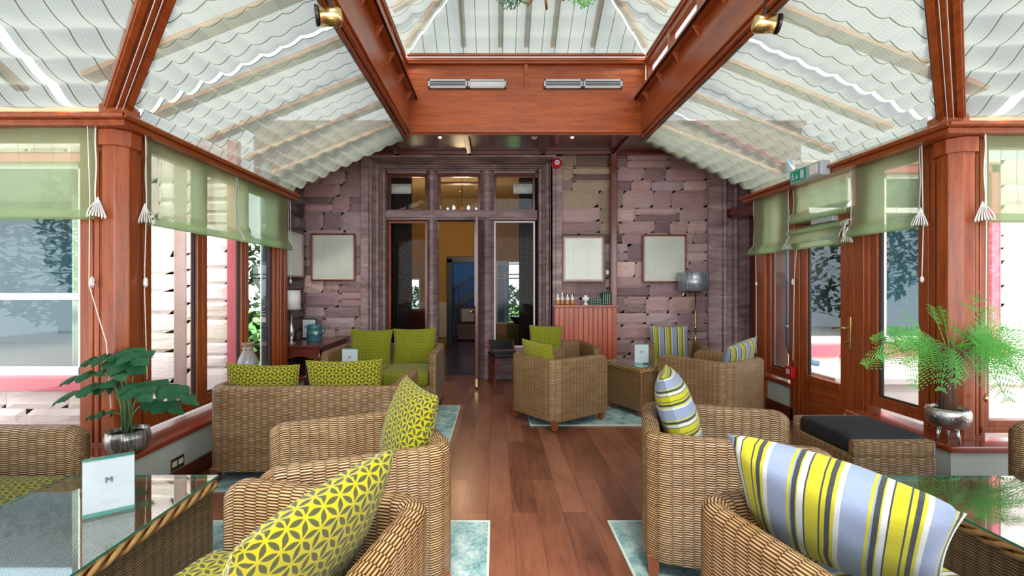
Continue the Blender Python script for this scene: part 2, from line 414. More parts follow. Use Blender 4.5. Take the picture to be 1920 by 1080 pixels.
# ---- stone block walls
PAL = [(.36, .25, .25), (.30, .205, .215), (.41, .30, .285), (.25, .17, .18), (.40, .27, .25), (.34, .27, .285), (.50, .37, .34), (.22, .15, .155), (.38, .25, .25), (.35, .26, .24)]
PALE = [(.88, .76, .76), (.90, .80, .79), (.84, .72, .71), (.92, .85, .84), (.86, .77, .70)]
def blocks(mb, a0, a1, z0, z1, fn, pal, hmin=.13, hmax=.27, rnd=.02, wmin=.2, wmax=.62, yellow=None):
    """random coursed blocks; fn(a, z, d) maps along-wall, height and depth toward the viewer to 3-D"""
    z = z0
    while z < z1-.01:
        h = min(random.uniform(hmin, hmax), z1-z)
        if z1-(z+h) < .07: h = z1-z
        a = a0
        while a < a1-.01:
            ww = min(random.uniform(wmin, wmax), a1-a)
            if a1-(a+ww) < .12: ww = a1-a
            subs = [(z, h)] if random.random() < .72 or h < .17 else [(z, h*.5), (z+h*.5, h*.5)]
            for zz, hh in subs:
                c = random.choice(pal); k = random.uniform(1.2, 1.75) if pal is PAL else random.uniform(.94, 1.04)
                if yellow and yellow(a+ww/2, zz): c = random.choice([(.36, .28, .19), (.24, .18, .13), (.30, .24, .17), (.16, .115, .09)])
                mb.cur = tuple(x*k for x in c)
                g = .004; d = random.uniform(0, rnd); n = 5
                rough = random.random() < .55; am = random.uniform(.006, .018)*(1 if rough else .15)*(rnd/.02)
                sx = random.uniform(0, 50)
                def P(u, v):
                    aa = a+g+(ww-2*g)*u; zq = zz+g+(hh-2*g)*v
                    e = min(1, 6*min(u, 1-u)*ww/.25, 6*min(v, 1-v)*hh/.15)
                    dd = -.012 + (.012+d)*min(1, e*1.2) + am*noise.noise(Vector((aa*5+sx, zq*16, sx)))*e*2
                    return fn(aa, zq, dd)
                mb.grid(P, 8, 5)
            a += ww
        z += h
    mb.cur = (.30, .26, .25)
yel = lambda a, z: a > .8 and a < 1.6 and z > 1.9 and random.random() < .75
mb = MB(); fnb = lambda a, z, d: (a, YB-d, z)
blocks(mb, -2.60, -1.70, 0, 3.16, fnb, PAL, rnd=.013)
blocks(mb, .80, 2.84, 0, 3.16, fnb, PAL, rnd=.013, yellow=yel)
mb.cur = (.42, .35, .33)
for q in ((-2.6, -1.70, 0, 3.16), (.80, 3.45, 0, 3.16), (-1.70, .80, 3.10, 3.16)):
    mb.box(q[0], q[1], YB+.012, YB+.6, q[2], q[3])
st(mb.build('wall_back', 'stone'))
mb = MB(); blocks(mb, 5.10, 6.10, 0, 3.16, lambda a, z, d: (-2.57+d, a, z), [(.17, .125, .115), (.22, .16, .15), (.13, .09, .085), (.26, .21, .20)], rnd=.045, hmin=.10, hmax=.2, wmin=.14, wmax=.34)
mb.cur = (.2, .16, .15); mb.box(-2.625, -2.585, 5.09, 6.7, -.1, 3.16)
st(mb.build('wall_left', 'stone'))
# moulded stone pilaster at the right end of the house wall
mb = MB()
for x0, x1, d in ((2.84, 3.02, .03), (3.02, 3.06, .07), (3.06, 3.16, .01), (3.16, 3.21, .06), (3.21, 3.34, .02), (3.34, 3.45, .1)):
    mb.box(x0, x1, YB-d, YB+.012, 0, 3.12)
for x in (3.04, 3.185): mb.tube([(x, YB-.06, 0), (x, YB-.06, 3.12)], .025, 8)
st(mb.build('trim_1', 'dressed', bevel=.006))
st(MB().box(3.34, 3.45, 5.26, 6.0, -.1, 3.12).build('wall_right', 'darkwoodz'))
mb = MB(); 
for k in range(4): mb.box(3.325, 3.34, 5.3+k*.18, 5.31+k*.18, 0, 2.25)
mb.tube([(3.14, 5.22, 2.27), (3.14, 5.7, 2.31), (3.14, 6.05, 2.33)], .075, 12)
st(mb.build('trim_2', 'darkwoodz', smooth=False))
# ---- moulded stone surround, mullions and transom of the triple light
mb = MB()
def jamb(sgn, xo, xi):
    steps = [(0, 0), (.10, .03), (.22, .06), (.40, .09), (.55, .13), (.68, .17)]
    n = 9
    for k in range(n):
        f0 = k/n; X0 = xo + (xi-xo)*f0; d0 = .02 + .62*f0
        mb.box(X0, xi + sgn*-.16, YB-.04+d0, YB+.75, 0, 3.16-.012*k)
    for f in (.12, .45, .8): mb.tube([(xo+(xi-xo)*f+sgn*.005, YB-.03+.62*f, 0), (xo+(xi-xo)*f, YB-.03+.62*f, 3.10-.06*f)], .028, 10)
jamb(1, -1.72, -1.60); jamb(-1, .82, .60)
for k in range(9):
    f0 = k/9; mb.box(-1.72+.1*f0, .82-.2*f0, YB-.03+.62*f0, YB+.75, 3.13-.085*f0, 3.30)
mb.box(-1.80, -1.70, YB-.05, YB+.3, 0, 3.16); mb.box(.80, .88, YB-.05, YB+.3, 0, 3.16); mb.box(-1.80, .88, YB-.05, YB+.3, 3.08, 3.17)
mb.build('surround_tmp', 'dressed').name = 'trim_3'
o = bpy.data.objects['trim_3']; o['kind'] = 'structure'; md = o.modifiers.new('bevel', 'BEVEL'); md.width = .006; md.segments = 2; md.limit_method = 'ANGLE'
mb = MB()
def mull(x0, x1, z0, z1):
    c = (x0+x1)/2; hw = (x1-x0)/2
    mb.prism([(c-hw, .12), (c-hw, .02), (c-hw*.5, -.07), (c-hw*.25, -.10), (c+hw*.25, -.10), (c+hw*.5, -.07), (c+hw, .02), (c+hw, .12)], lambda a, b, t: (a, 6.72+b, t), z0, z1)
mull(-1.02, -.86, 0, 3.05); mull(-.235, -.03, 0, 3.05)
mb.box(-1.62, .60, 6.64, 6.86, 2.33, 2.47); mb.box(-1.62, .60, 6.60, 6.68, 2.36, 2.44)
for x0, x1, s0 in ((-1.6, -1.02, 1), (-.86, -.235, 0), (-.03, .58, 1)): mb.box(x0, x1, 6.68, 6.84, 3.02, 3.2); 
for x0, x1 in ((-1.6, -1.02), (-.03, .58)): mb.box(x0, x1, 6.66, 6.86, 0, .45)
st(mb.build('trim_4', 'dressed', bevel=.005))
# windows of the triple light
def fwin(name, x0, x1, z0, z1, Y, mat='darkwoodz', fw=.035, gl='glass', bars=()):
    r = struct(name, ((x0+x1)/2, Y, z0)); mb = MB()
    mb.box(x0, x0+fw, Y-.02, Y+.03, z0, z1); mb.box(x1-fw, x1, Y-.02, Y+.03, z0, z1)
    mb.box(x0+fw, x1-fw, Y-.02, Y+.03, z0, z0+fw); mb.box(x0+fw, x1-fw, Y-.02, Y+.03, z1-fw, z1)
    for b in bars: mb.box(x0+fw, x1-fw, Y-.015, Y+.025, b-.015, b+.015)
    mb.build('window_frame', mat, r, bevel=.003)
    MB().box(x0+fw, x1-fw, Y+.004, Y+.008, z0+fw, z1-fw).build('glass_pane', gl, r)
    return r
fwin('window_1', -1.60, -1.02, 2.47, 3.02, 6.78)
fwin('window_2', -.86, -.235, 2.47, 3.02, 6.78, bars=(2.90,))
fwin('window_3', -.03, .58, 2.47, 3.02, 6.78)
fwin('window_4', -1.60, -1.02, .45, 2.33, 6.78, 'woodz', gl='dimglass')
fwin('window_5', -.03, .58, .45, 2.33, 6.78, 'whitepaint', fw=.025, gl='dimglass')
# open door leaf, seen edge on
r = struct('door_1', (-.24, 6.6, 0)); 
MB().box(-.275, -.235, 5.98, 6.66, .02, 2.30).build('door_leaf', 'darkwoodz', r, bevel=.004)
MB().box(-.285, -.275, 6.05, 6.58, 1.1, 2.2).build('glass_pane', 'darkglass', r)
MB().lathe([(.012, 0), (.012, .04), (.022, .045), (.022, .07), (.0, .075)], (-.275, 6.04, 1.02), 10, Matrix.Rotation(-PI/2, 3, 'Y')).build('door_handle', 'brass', r, smooth=True)
MB().box(-.27, -.24, 5.97, 5.985, .04, .14).build('door_bolt', 'brass', r)

# ---- room behind the doorway
mb = MB()
for q in ((-3.4, -2.45, 0, 3.4), (-1.75, -1.10, 0, 3.4), (-.30, .0, 0, 3.4), (.9, 2.6, 0, 3.4), (-2.45, -1.75, 0, .6), (-2.45, -1.75, 1.55, 3.4), (-1.10, -.30, 1.98, 3.4), (0, .9, 0, .5), (0, .9, 1.95, 3.4)):
    mb.box(q[0], q[1], 10.5, 10.6, q[2], q[3])
st(mb.build('wall_hall', 'ochre'))
mb = MB(); mb.box(-3.5, -3.4, 6.9, 10.6, 0, 3.4); st(mb.build('wall_hall_left', 'ochre'))
mb = MB(); mb.box(2.6, 2.7, 6.9, 10.6, 0, 3.4); st(mb.build('wall_hall_right', 'ochre'))
mb = MB(); mb.box(-3.5, -1.8, 6.75, 6.9, 0, 3.4); mb.box(.9, 2.7, 6.75, 6.9, 0, 3.4); mb.box(-1.8, .9, 6.8, 6.9, 3.05, 3.4); st(mb.build('wall_hall_front', 'cream'))
st(MB().box(-3.5, 2.7, 6.75, 10.6, 3.4, 3.5).build('ceiling', 'inner_ceiling'))
st(MB().box(-1.75, -1.13, 10.46, 10.5, .2, 1.0).box(-.27, .0, 10.46, 10.5, .0, 1.0).build('trim_5', 'cream'))
mb = MB(); mb.box(-1.13, -1.0, 10.42, 10.52, 0, 2.0); mb.box(-.38, -.27, 10.42, 10.52, 0, 2.0); mb.box(-1.13, -.27, 10.42, 10.52, 1.9, 2.05); st(mb.build('trim_6', 'black', bevel=.01))
st(MB().box(-1.6, .2, 12.6, 12.7, 0, 3).build('wall_stairwell', 'bluewall'))
st(MB().box(-1.7, -1.6, 10.6, 12.7, 0, 3).build('wall_stairwell_left', 'bluewall'))
st(MB().box(.2, .3, 10.6, 12.7, 0, 3).build('wall_stairwell_right', 'bluewall'))
st(MB().box(-1.7, .3, 10.6, 12.7, 3, 3.1).build('ceiling', 'bluewall'))
sr = thing('staircase', 'dark staircase with balusters rising right in the far blue hall', 'staircase', (-.6, 12.2, 0))
mb = MB(); mb.bar((-1.15, 12.1, .75), (-.2, 12.1, 1.45), .05, .12); mb.build('stringer', 'black', sr)
mb = MB(); mb.bar((-1.15, 12.1, 1.25), (-.2, 12.1, 1.95), .05, .05); mb.build('handrail', 'black', sr)
MB().box(-1.21, -1.14, 12.06, 12.14, 0, 1.35).build('newel_post', 'black', sr)
for k in range(9): x = -1.1+k*.11; z = .75+(x+1.15)*.737; MB().box(x-.012, x+.012, 12.08, 12.12, z, z+.5).build('baluster', 'black', sr)
for n_, (x0, x1, z0, z1) in (('window_6', (-2.45, -1.75, .6, 1.55)), ('window_7', (0, .9, .5, 1.95))):
    fwin(n_, x0, x1, z0, z1, 10.53, 'whitepaint', bars=((1.55, 1.64, 1.88) if n_ == 'window_7' else ()))
# chandelier with ceiling rose
r = thing('chandelier', 'brass chandelier with lit candle bulbs seen through the middle top light', 'chandelier', (-.62, 8.3, 3.0))
MB().tube([(-.62, 8.3, 2.75), (-.62, 8.3, 3.38)], .012).build('rod', 'brass', r)
MB().lathe([(.06, 0), (.09, .04), (.05, .12), (.02, .16)], (-.62, 8.3, 2.66), 12).build('hub', 'brass', r, smooth=True)
MAT['bulb'] = plain('lit_bulb', (1, .8, .5), .4, em=(1, .72, .38), es=14.0)
for k in range(6):
    a = k*PI/3; c, s_ = math.cos(a)*.26, math.sin(a)*.26
    MB().tube([(-.62, 8.3, 2.70), (-.62+c*.5, 8.3+s_*.5, 2.64), (-.62+c, 8.3+s_, 2.70)], .008).build('arm', 'brass', r)
    MB().lathe([(.012, 0), (.022, .02), (.02, .045), (.004, .075)], (-.62+c, 8.3+s_, 2.72), 8).build('bulb', 'bulb', r, smooth=True)
o = MB().lathe([(.10, .14), (.42, .12), (.46, .10), (.50, .13), (.60, .12), (.66, .15), (.70, .18), (.70, .2)], (-.62, 8.3, 3.2), 32).build('ceiling_rose', 'inner_ceiling'); tag(o, 'round plaster ceiling rose above the chandelier', 'ceiling rose')
for (x, y, e) in ((-.62, 8.3, 18), (-1.6, 9.0, 6)):
    ld = bpy.data.lights.new('lamp_light', 'POINT'); ld.energy = e; ld.color = (1, .72, .42); ld.shadow_soft_size = .15
    lo = bpy.data.objects.new('lamp_light', ld); COL.objects.link(lo); lo.location = (x, y, 2.55)
ld = bpy.data.lights.new('stair_light', 'POINT'); ld.energy = 7; ld.color = (.55, .75, 1); ld.shadow_soft_size = .2
lo = bpy.data.objects.new('stair_light', ld); COL.objects.link(lo); lo.location = (-.7, 11.4, 2.6)
# curtains, ruffles behind the triple light
def curtain(name, x0, x1, y, z0, z1, mat, label, n=8, amp=.02, cat='curtain', tilt=0):
    mb = MB(); mb.grid(lambda u, v: (x0+(x1-x0)*u + tilt*(v)*(1-u), y+amp*math.sin(u*n*2*PI), z0+(z1-z0)*v), n*6, 1)
    o = mb.build(name, mat, smooth=True, solid=.004); tag(o, label, cat); return o
curtain('curtain', -1.62, -1.30, 7.05, .001, 3.05, 'darkcurtain', 'brown curtain hanging inside the left light of the stone window', 6)
curtain('curtain', .36, .66, 7.05, .001, 3.05, 'darkcurtain', 'brown curtain hanging inside the right light of the stone window', 6)
curtain('ruffled_valance', -1.62, -1.3, 6.98, 2.78, 2.93, 'curtain', 'pale ruffled valance in the left top light', 8, .02, 'valance')
curtain('ruffled_valance', .27, .60, 6.98, 2.78, 2.93, 'curtain', 'pale ruffled valance in the right top light', 8, .02, 'valance')

# ---- low walls, skirting, sills
SLX, SLY = -2.12, 2.63; SRX, SRY = 2.80, 2.80
mb = MB(); mb.box(XL-.15, SLX-.03, YL+.15, 5.1, 0, .325); st(mb.build('wall_left', 'lowwall'))
mb = MB(); mb.box(-4.6, SLX-.03, SLY+.03, YL+.15, 0, .325); st(mb.build('wall_left', 'lowwall'))
mb = MB(); mb.box(SRX+.03, XR+.15, YR+.15, 3.70, 0, .325); mb.box(XR-.03, XR+.15, 4.60, 5.26, 0, .325); st(mb.build('wall_right', 'lowwall'))
mb = MB(); mb.box(SRX+.03, 5.2, SRY+.03, YR+.15, 0, .325); st(mb.build('wall_right', 'lowwall'))
mb = MB(); mb.box(SLX-.03, SLX-.01, SLY+.03, 5.1, 0, .12); mb.box(-4.6, SLX-.01, SLY+.01, SLY+.03, 0, .12); st(mb.build('baseboard_left', 'darkwoody', bevel=.004))
mb = MB(); mb.box(SRX+.01, SRX+.03, SRY+.03, 3.70, 0, .12); mb.box(SRX+.01, 5.2, SRY+.01, SRY+.03, 0, .12); mb.box(XR-.05, XR-.03, 4.6, 5.24, 0, .12); st(mb.build('baseboard_right', 'darkwoody', bevel=.004))
def sill(poly, z0, z1, name):
    mb = MB(); mb.prism(poly, lambda a, b, t: (a, b, t), z0, z1); o = mb.build(name, 'sillwood', bevel=.010); return st(o)
MAT['sillwood'] = woodm('polished_sill', (.22, .028, .010), (.42, .075, .025), 'y', .16, .8)
sill([(SLX, SLY), (SLX, 5.1), (XL-.02, 5.1), (XL-.02, YL), (-4.6, YL), (-4.6, SLY)], .325, .362, 'trim_7')
sill([(SRX, SRY), (5.2, SRY), (5.2, YR), (XR+.02, YR), (XR+.02, 3.66), (SRX, 3.66)], .325, .362, 'trim_8')
sill([(XR-.06, 4.64), (XR+.02, 4.64), (XR+.02, 5.26), (XR-.06, 5.26)], .325, .362, 'trim_9')
# ---- wall plates (ledges under the roof) and head rails
mb = MB()
mb.box(-2.46, -2.20, 2.95, 5.10, 2.355, 2.385); mb.box(-2.46, -2.225, 2.95, 5.10, 2.32, 2.354)
mb.box(-4.6, -2.20, 2.68, 2.95, 2.355, 2.385); mb.box(-4.6, -2.225, 2.72, 2.95, 2.32, 2.354)
mb.tube([(-2.20, 2.69, 2.37), (-2.20, 5.1, 2.37)], .016, 8); mb.tube([(-4.6, 2.69, 2.37), (-2.2, 2.69, 2.37)], .016, 8)
st(mb.build('trim_10', 'woody', bevel=.004))
mb = MB()
mb.box(2.82, 3.12, 3.10, 5.26, 2.355, 2.385); mb.box(2.845, 3.12, 3.10, 5.26, 2.32, 2.354)
mb.box(2.82, 5.2, 2.83, 3.10, 2.355, 2.385); mb.box(2.845, 5.2, 2.86, 3.10, 2.32, 2.354)
mb.tube([(2.82, 2.83, 2.37), (2.82, 5.26, 2.37)], .016, 8); mb.tube([(2.82, 2.83, 2.37), (5.2, 2.83, 2.37)], .016, 8)
st(mb.build('trim_11', 'woody', bevel=.004))
# slim roof eaves board above the plates
MAT['palewood'] = plain('pale_varnished_wood', (.62, .34, .20), .3, coat=.4)
mb = MB(); mb.box(-2.50, -2.44, 2.90, 5.1, 2.385, 2.50); mb.box(-4.6, -2.44, 2.90, 2.95, 2.385, 2.50); st(mb.build('trim_12', 'palewood'))
mb = MB(); mb.box(3.08, 3.14, 3.05, 5.26, 2.385, 2.50); mb.box(3.08, 5.2, 3.05, 3.10, 2.385, 2.50); st(mb.build('trim_13', 'palewood'))
# ---- corner posts with fluting
def post(name, cx, cy, sg, fx0, fx1, sy0, sy1):
    mb = MB()
    r = .095; oct_ = [(cx+r*math.cos(PI/8+k*PI/4), cy+r*math.sin(PI/8+k*PI/4)) for k in range(8)]
    mb.prism(oct_, lambda a, b, t: (a, b, t), .36, 2.32)
    r = .115; oc2 = [(cx+r*math.cos(PI/8+k*PI/4), cy+r*math.sin(PI/8+k*PI/4)) for k in range(8)]
    mb.prism(oc2, lambda a, b, t: (a, b, t), 2.22, 2.318)
    mb.box(fx0, fx1, cy-.045, cy+.06, .36, 2.34)
    mb.box(cx-.045, cx+.045, sy0, sy1, .36, 2.34)
    for f in (.2, .4, .6, .8):
        x = fx0+(fx1-fx0)*f; mb.box(x-.012, x+.012, cy-.053, cy-.045, .38, 2.2)
    for f in (.3, .55, .8):
        y = sy0+(sy1-sy0)*f; x = cx-.045*sg; mb.box(min(x, x-.008*sg), max(x, x-.008*sg), y-.012, y+.012, .38, 2.2)
    return st(mb.build(name, 'woodz', bevel=.005))
post('trim_14', -2.38, 2.88, -1, -2.56, -2.36, 2.88, 3.05)
post('trim_15', 3.05, 3.02, 1, 3.05, 3.20, 3.02, 3.20)
# ---- side and front windows
def swin(name, y0, y1, X, z0=.40, z1=2.32, fw=.055, sg=1):
    """window in a side wall; sg=+1 when the room is on the +x side"""
    r = struct(name, (X, (y0+y1)/2, z0)); mb = MB(); a, b = X-.03, X+.03
    mb.box(a, b, y0, y0+fw, z0, z1); mb.box(a, b, y1-fw, y1, z0, z1); mb.box(a, b, y0+fw, y1-fw, z0, z0+fw*1.5); mb.box(a, b, y0+fw, y1-fw, z1-fw, z1)
    mb.box(a+.01*sg, b+.012*sg, y0-.008, y1+.008, z0, z0+.035)
    mb.build('window_frame', 'woodz', r, bevel=.004)
    g = fw+.012; mb = MB(); c, d = X-.012, X+.008
    mb.box(c, d, y0+fw, y0+g, z0+fw, z1-fw); mb.box(c, d, y1-g, y1-fw, z0+fw, z1-fw); mb.box(c, d, y0+g, y1-g, z0+fw*1.5, z0+fw*1.5+.012)
    mb.build('gasket', 'darkrubber', r)
    MB().box(X-.004, X, y0+g, y1-g, z0+fw, z1-fw).build('glass_pane', 'glass', r)
    return r
swin('window_8', 3.05, 3.64, XL); swin('window_9', 3.65, 4.26, XL); swin('window_10', 4.27, 4.87, XL)
st(MB().box(XL-.06, XL+.05, 4.87, 5.09, .36, 2.34).box(XL+.05, XL+.06, 4.90, 4.93, .38, 2.3).box(XL+.05, XL+.06, 5.0, 5.03, .38, 2.3).build('trim_16', 'woodz', bevel=.004))
def fwin2(name, x0, x1, Y, z0=.40, z1=2.32, fw=.06):
    r = struct(name, ((x0+x1)/2, Y, z0)); mb = MB(); a, b = Y-.03, Y+.03
    mb.box(x0, x0+fw, a, b, z0, z1); mb.box(x1-fw, x1, a, b, z0, z1); mb.box(x0+fw, x1-fw, a, b, z0, z0+fw*1.3); mb.box(x0+fw, x1-fw, a, b, z1-fw, z1); mb.box(x0, x1, a-.012, b, z0, z0+.035)
    mb.build('window_frame', 'woodz', r, bevel=.004)
    g = fw+.014; mb = MB(); mb.box(x0+fw, x0+g, Y-.01, Y+.01, z0+fw, z1-fw); mb.box(x1-g, x1-fw, Y-.01, Y+.01, z0+fw, z1-fw)
    mb.build('gasket', 'darkrubber', r)
    MB().box(x0+g, x1-g, Y, Y+.004, z0+fw, z1-fw).build('glass_pane', 'glass', r)
    return r
fwin2('window_11', -3.22, -2.53, YL); fwin2('window_12', -3.95, -3.23, YL)
fwin2('window_13', 3.16, 3.85, YR); fwin2('window_14', 3.86, 4.6, YR)
swin('window_15', 3.20, 3.66, XR, sg=-1)
swin('window_16', 4.64, 5.06, XR, sg=-1)
st(MB().box(XR-.06, XR+.06, 5.06, 5.26, .0, 2.34).build('trim_17', 'woodz', bevel=.004))
st(MB().box(XR-.05, XR+.05, 3.66, 3.80, 0, 2.34).box(XR-.06, XR-.05, 3.70, 3.72, .0, 2.3).build('trim_18', 'woodz', bevel=.004))
st(MB().box(XR-.05, XR+.05, 4.50, 4.64, 0, 2.34).box(XR-.06, XR-.05, 4.56, 4.58, .0, 2.3).build('trim_19', 'woodz', bevel=.004))
st(MB().box(XR-.05, XR+.05, 3.80, 4.50, 1.93, 2.03).build('trim_20', 'woody', bevel=.004))
MB().box(XR-.004, XR, 3.80, 4.50, 2.03, 2.32).build('window_17', 'glass')['kind'] = 'structure'
# garden door
r = struct('door_2', (XR, 4.15, .02)); mb = MB(); a, b = XR-.045, XR+.0
mb.box(a, b, 3.81, 3.97, .02, 1.92); mb.box(a, b, 4.40, 4.49, .02, 1.92); mb.box(a, b, 3.97, 4.40, .02, .50); mb.box(a, b, 3.97, 4.40, 1.84, 1.92)
mb.box(a-.008, a, 3.97, 4.40, .44, .50); mb.box(a-.008, a, 3.81, 4.49, .02, .09)
mb.build('door_leaf', 'woodz', r, bevel=.004)
mb = MB(); mb.box(a-.006, a, 3.97, 4.36, .14, .39); mb.build('door_panel', 'woody', r, bevel=.006)
mb = MB(); mb.box(XR-.03, XR-.01, 4.385, 4.40, .5, 1.84); mb.build('gasket', 'darkrubber', r)
MB().box(XR-.024, XR-.02, 3.97, 4.40, .50, 1.84).build('glass_pane', 'glass', r)
h = MB().box(a-.008, a, 3.845, 3.885, .82, 1.10).build('handle_plate', 'brass', r, bevel=.004)
MB().tube([(a-.008, 3.865, 1.0), (a-.05, 3.865, 1.0), (a-.055, 3.90, 1.0), (a-.055, 3.99, .985)], .009, 8).build('door_lever', 'brass', h, smooth=True, local=False)
MB().lathe([(.012, 0), (.015, .006), (.008, .03)], (a-.01, 3.865, .88), 8, Matrix.Rotation(-PI/2, 3, 'Y')).build('lock_cylinder', 'brass', h)

# ================================================================== ROOF
LXI, LXO = -.93, 1.58          # inner faces of the lantern ring beam
YC = 4.95                      # cross beam
def lantern_side(x, sg, tn, y0=-1.5):
    """sg=+1: the lantern lies on the +x side of this beam"""
    def B(mb, a, b, y0_, y1_, z0, z1): mb.box(x-sg*a, x-sg*b, y0_, y1_, z0, z1)
    mb = MB()
    B(mb, 0, .06, y0, YC, 3.03, 3.38)
    B(mb, .02, .05, y0, YC+.1, 3.00, 3.03); B(mb, .06, .10, y0, YC+.1, 2.99, 3.06); B(mb, .055, .062, y0, YC+.1, 2.985, 3.0)
    B(mb, -.075, .10, y0, YC, 3.38, 3.405); B(mb, -.075, -.06, y0, YC, 3.38, 3.43)
    k = 0; y = YC-.22
    while y > y0:
        mb.prism([(0, 3.38), (-.06, 3.38), (0, 3.28)], lambda a, b, t: (x-sg*a, t, b), y-.009, y+.009); y -= .40
    st(mb.build('trim_%d' % tn, 'woody', bevel=.003))
    mb = MB()
    B(mb, .05, .16, y0, YC, 3.80, 3.87); 
    mb.tube([(x-sg*.06, y0, 3.86), (x-sg*.06, YC, 3.86)], .022, 8); mb.tube([(x-sg*.045, y0, 3.80), (x-sg*.045, YC, 3.80)], .015, 8)
    B(mb, .05, .10, y0, YC, 3.72, 3.80); B(mb, .05, .10, y0, YC, 3.405, 3.46)
    y = YC-.02
    while y > y0: B(mb, .045, .10, y-.055, y, 3.42, 3.80); y -= .62
    st(mb.build('trim_%d' % (tn+1), 'woody', bevel=.003))
    st(MB().box(x-sg*.075, x-sg*.08, y0, YC, 3.46, 3.72).build('window_%d' % (tn), 'glass'))
lantern_side(LXI, 1, 21); lantern_side(LXO, -1, 23)
mb = MB()
mb.box(LXI-.06, LXO+.06, YC, YC+.10, 3.03, 3.50); mb.box(LXI-.06, LXO+.06, YC+.03, YC+.10, 3.50, 3.82)
mb.box(LXI-.08, LXO+.08, YC-.03, YC+.12, 3.80, 3.835); mb.tube([(LXI-.03, YC-.03, 3.86), (LXO+.03, YC-.03, 3.86)], .02, 8); mb.tube([(LXI-.03, YC-.005, 3.79), (LXO+.03, YC-.005, 3.79)], .016, 8)
mb.box(.31, .345, YC-.002, YC+.03, 3.5, 3.8); mb.box(LXI-.06, LXO+.06, YC-.012, YC+.0, 3.03, 3.045)
mb.box(LXI-.06, LXO+.06, YC+.02, YC+.05, 3.015, 3.03)
st(mb.build('trim_25', 'woodx', bevel=.003))
# air vents on the cross beam
for i, (a, b, lab) in enumerate(((803, 876, 'outer left'), (878, 949, 'inner left'), (1020, 1092, 'inner right'), (1094, 1167, 'outer right'))):
    x0 = (a-930)/F*4.93; x1 = (b-930)/F*4.93; r = thing('air_vent', 'slotted grey metal air vent set %s on the crossbeam below the lantern' % lab, 'vent', ((x0+x1)/2, 4.94, 3.52), group='air vents on the crossbeam')
    mb = MB(); z0, z1 = 3.505, 3.60; mb.box(x0, x1, 4.925, 4.955, z0, z0+.02); mb.box(x0, x1, 4.925, 4.955, z1-.02, z1); mb.box(x0, x0+.02, 4.925, 4.955, z0, z1); mb.box(x1-.02, x1, 4.925, 4.955, z0, z1)
    mb.build('frame', 'grey', r, bevel=.002)
    mb = MB(); mb.box(x0+.02, x1-.02, 4.945, 4.975, z0+.02, z1-.02); mb.build('duct', 'white' if i == 1 else 'black', r)
    mb = MB()
    for k in range(3): mb.box(x0+.02, x1-.02, 4.930, 4.945, z0+.026+k*.016, z0+.031+k*.016)
    mb.build('louvre', 'white' if i == 1 else 'grey', r)
# soffit
mb = MB(); mb.box(-2.85, 3.45, 5.05, 6.2, 3.14, 3.2)
for x in (-2.2, -1.3, -.35, .62, 1.58, 2.5): mb.box(x-.03, x+.03, 5.06, 6.08, 3.10, 3.14)
mb.box(-2.6, 3.4, 5.98, 6.06, 3.10, 3.14); mb.box(-2.6, 3.4, 5.06, 5.14, 3.05, 3.14)
st(mb.build('ceiling', 'darkwoodx', bevel=.003))
mb = MB()
for x0, x1, f in ((-2.6, -.93, 1), (1.58, 3.4, -1)):
    for k in range(1): pass
mb.prism([(-2.7, 2.5), (-.99, 3.12), (-.99, 3.2), (-2.7, 3.2)], lambda a, b, t: (a, t, b), 5.07, 5.10)
mb.prism([(1.64, 3.12), (3.4, 2.5), (3.4, 3.2), (1.64, 3.2)], lambda a, b, t: (a, t, b), 5.07, 5.10)
st(mb.build('trim_26', 'darkwoodx'))
# down lights and detector on the soffit
for x, lab in ((px(825, 252, 5.3).x, 'left'), (px(1073, 256, 5.3).x, 'right')):
    r = thing('downlight', 'small brass downlight on the dark soffit, the %s one of two' % lab, 'light', (x, 5.3, 3.1), group='downlights under the crossbeam')
    MB().lathe([(.0, 0), (.03, 0), (.034, .02), (.034, .045)], (x, 5.3, 3.095), 14).build('rim', 'brass', r, smooth=True)
    MB().lathe([(.0, 0), (.016, .0), (.02, .02)], (x, 5.3, 3.085), 12).build('bulb', 'bulb', r, smooth=True)
x = px(1002, 256, 5.3).x
r = thing('smoke_detector', 'round white smoke detector on the soffit between the two downlights', 'detector', (x, 5.3, 3.1))
MB().lathe([(.0, 0), (.025, .0), (.035, .012), (.045, .02), (.045, .045)], (x, 5.3, 3.075), 18).build('housing', 'white', r, smooth=True)

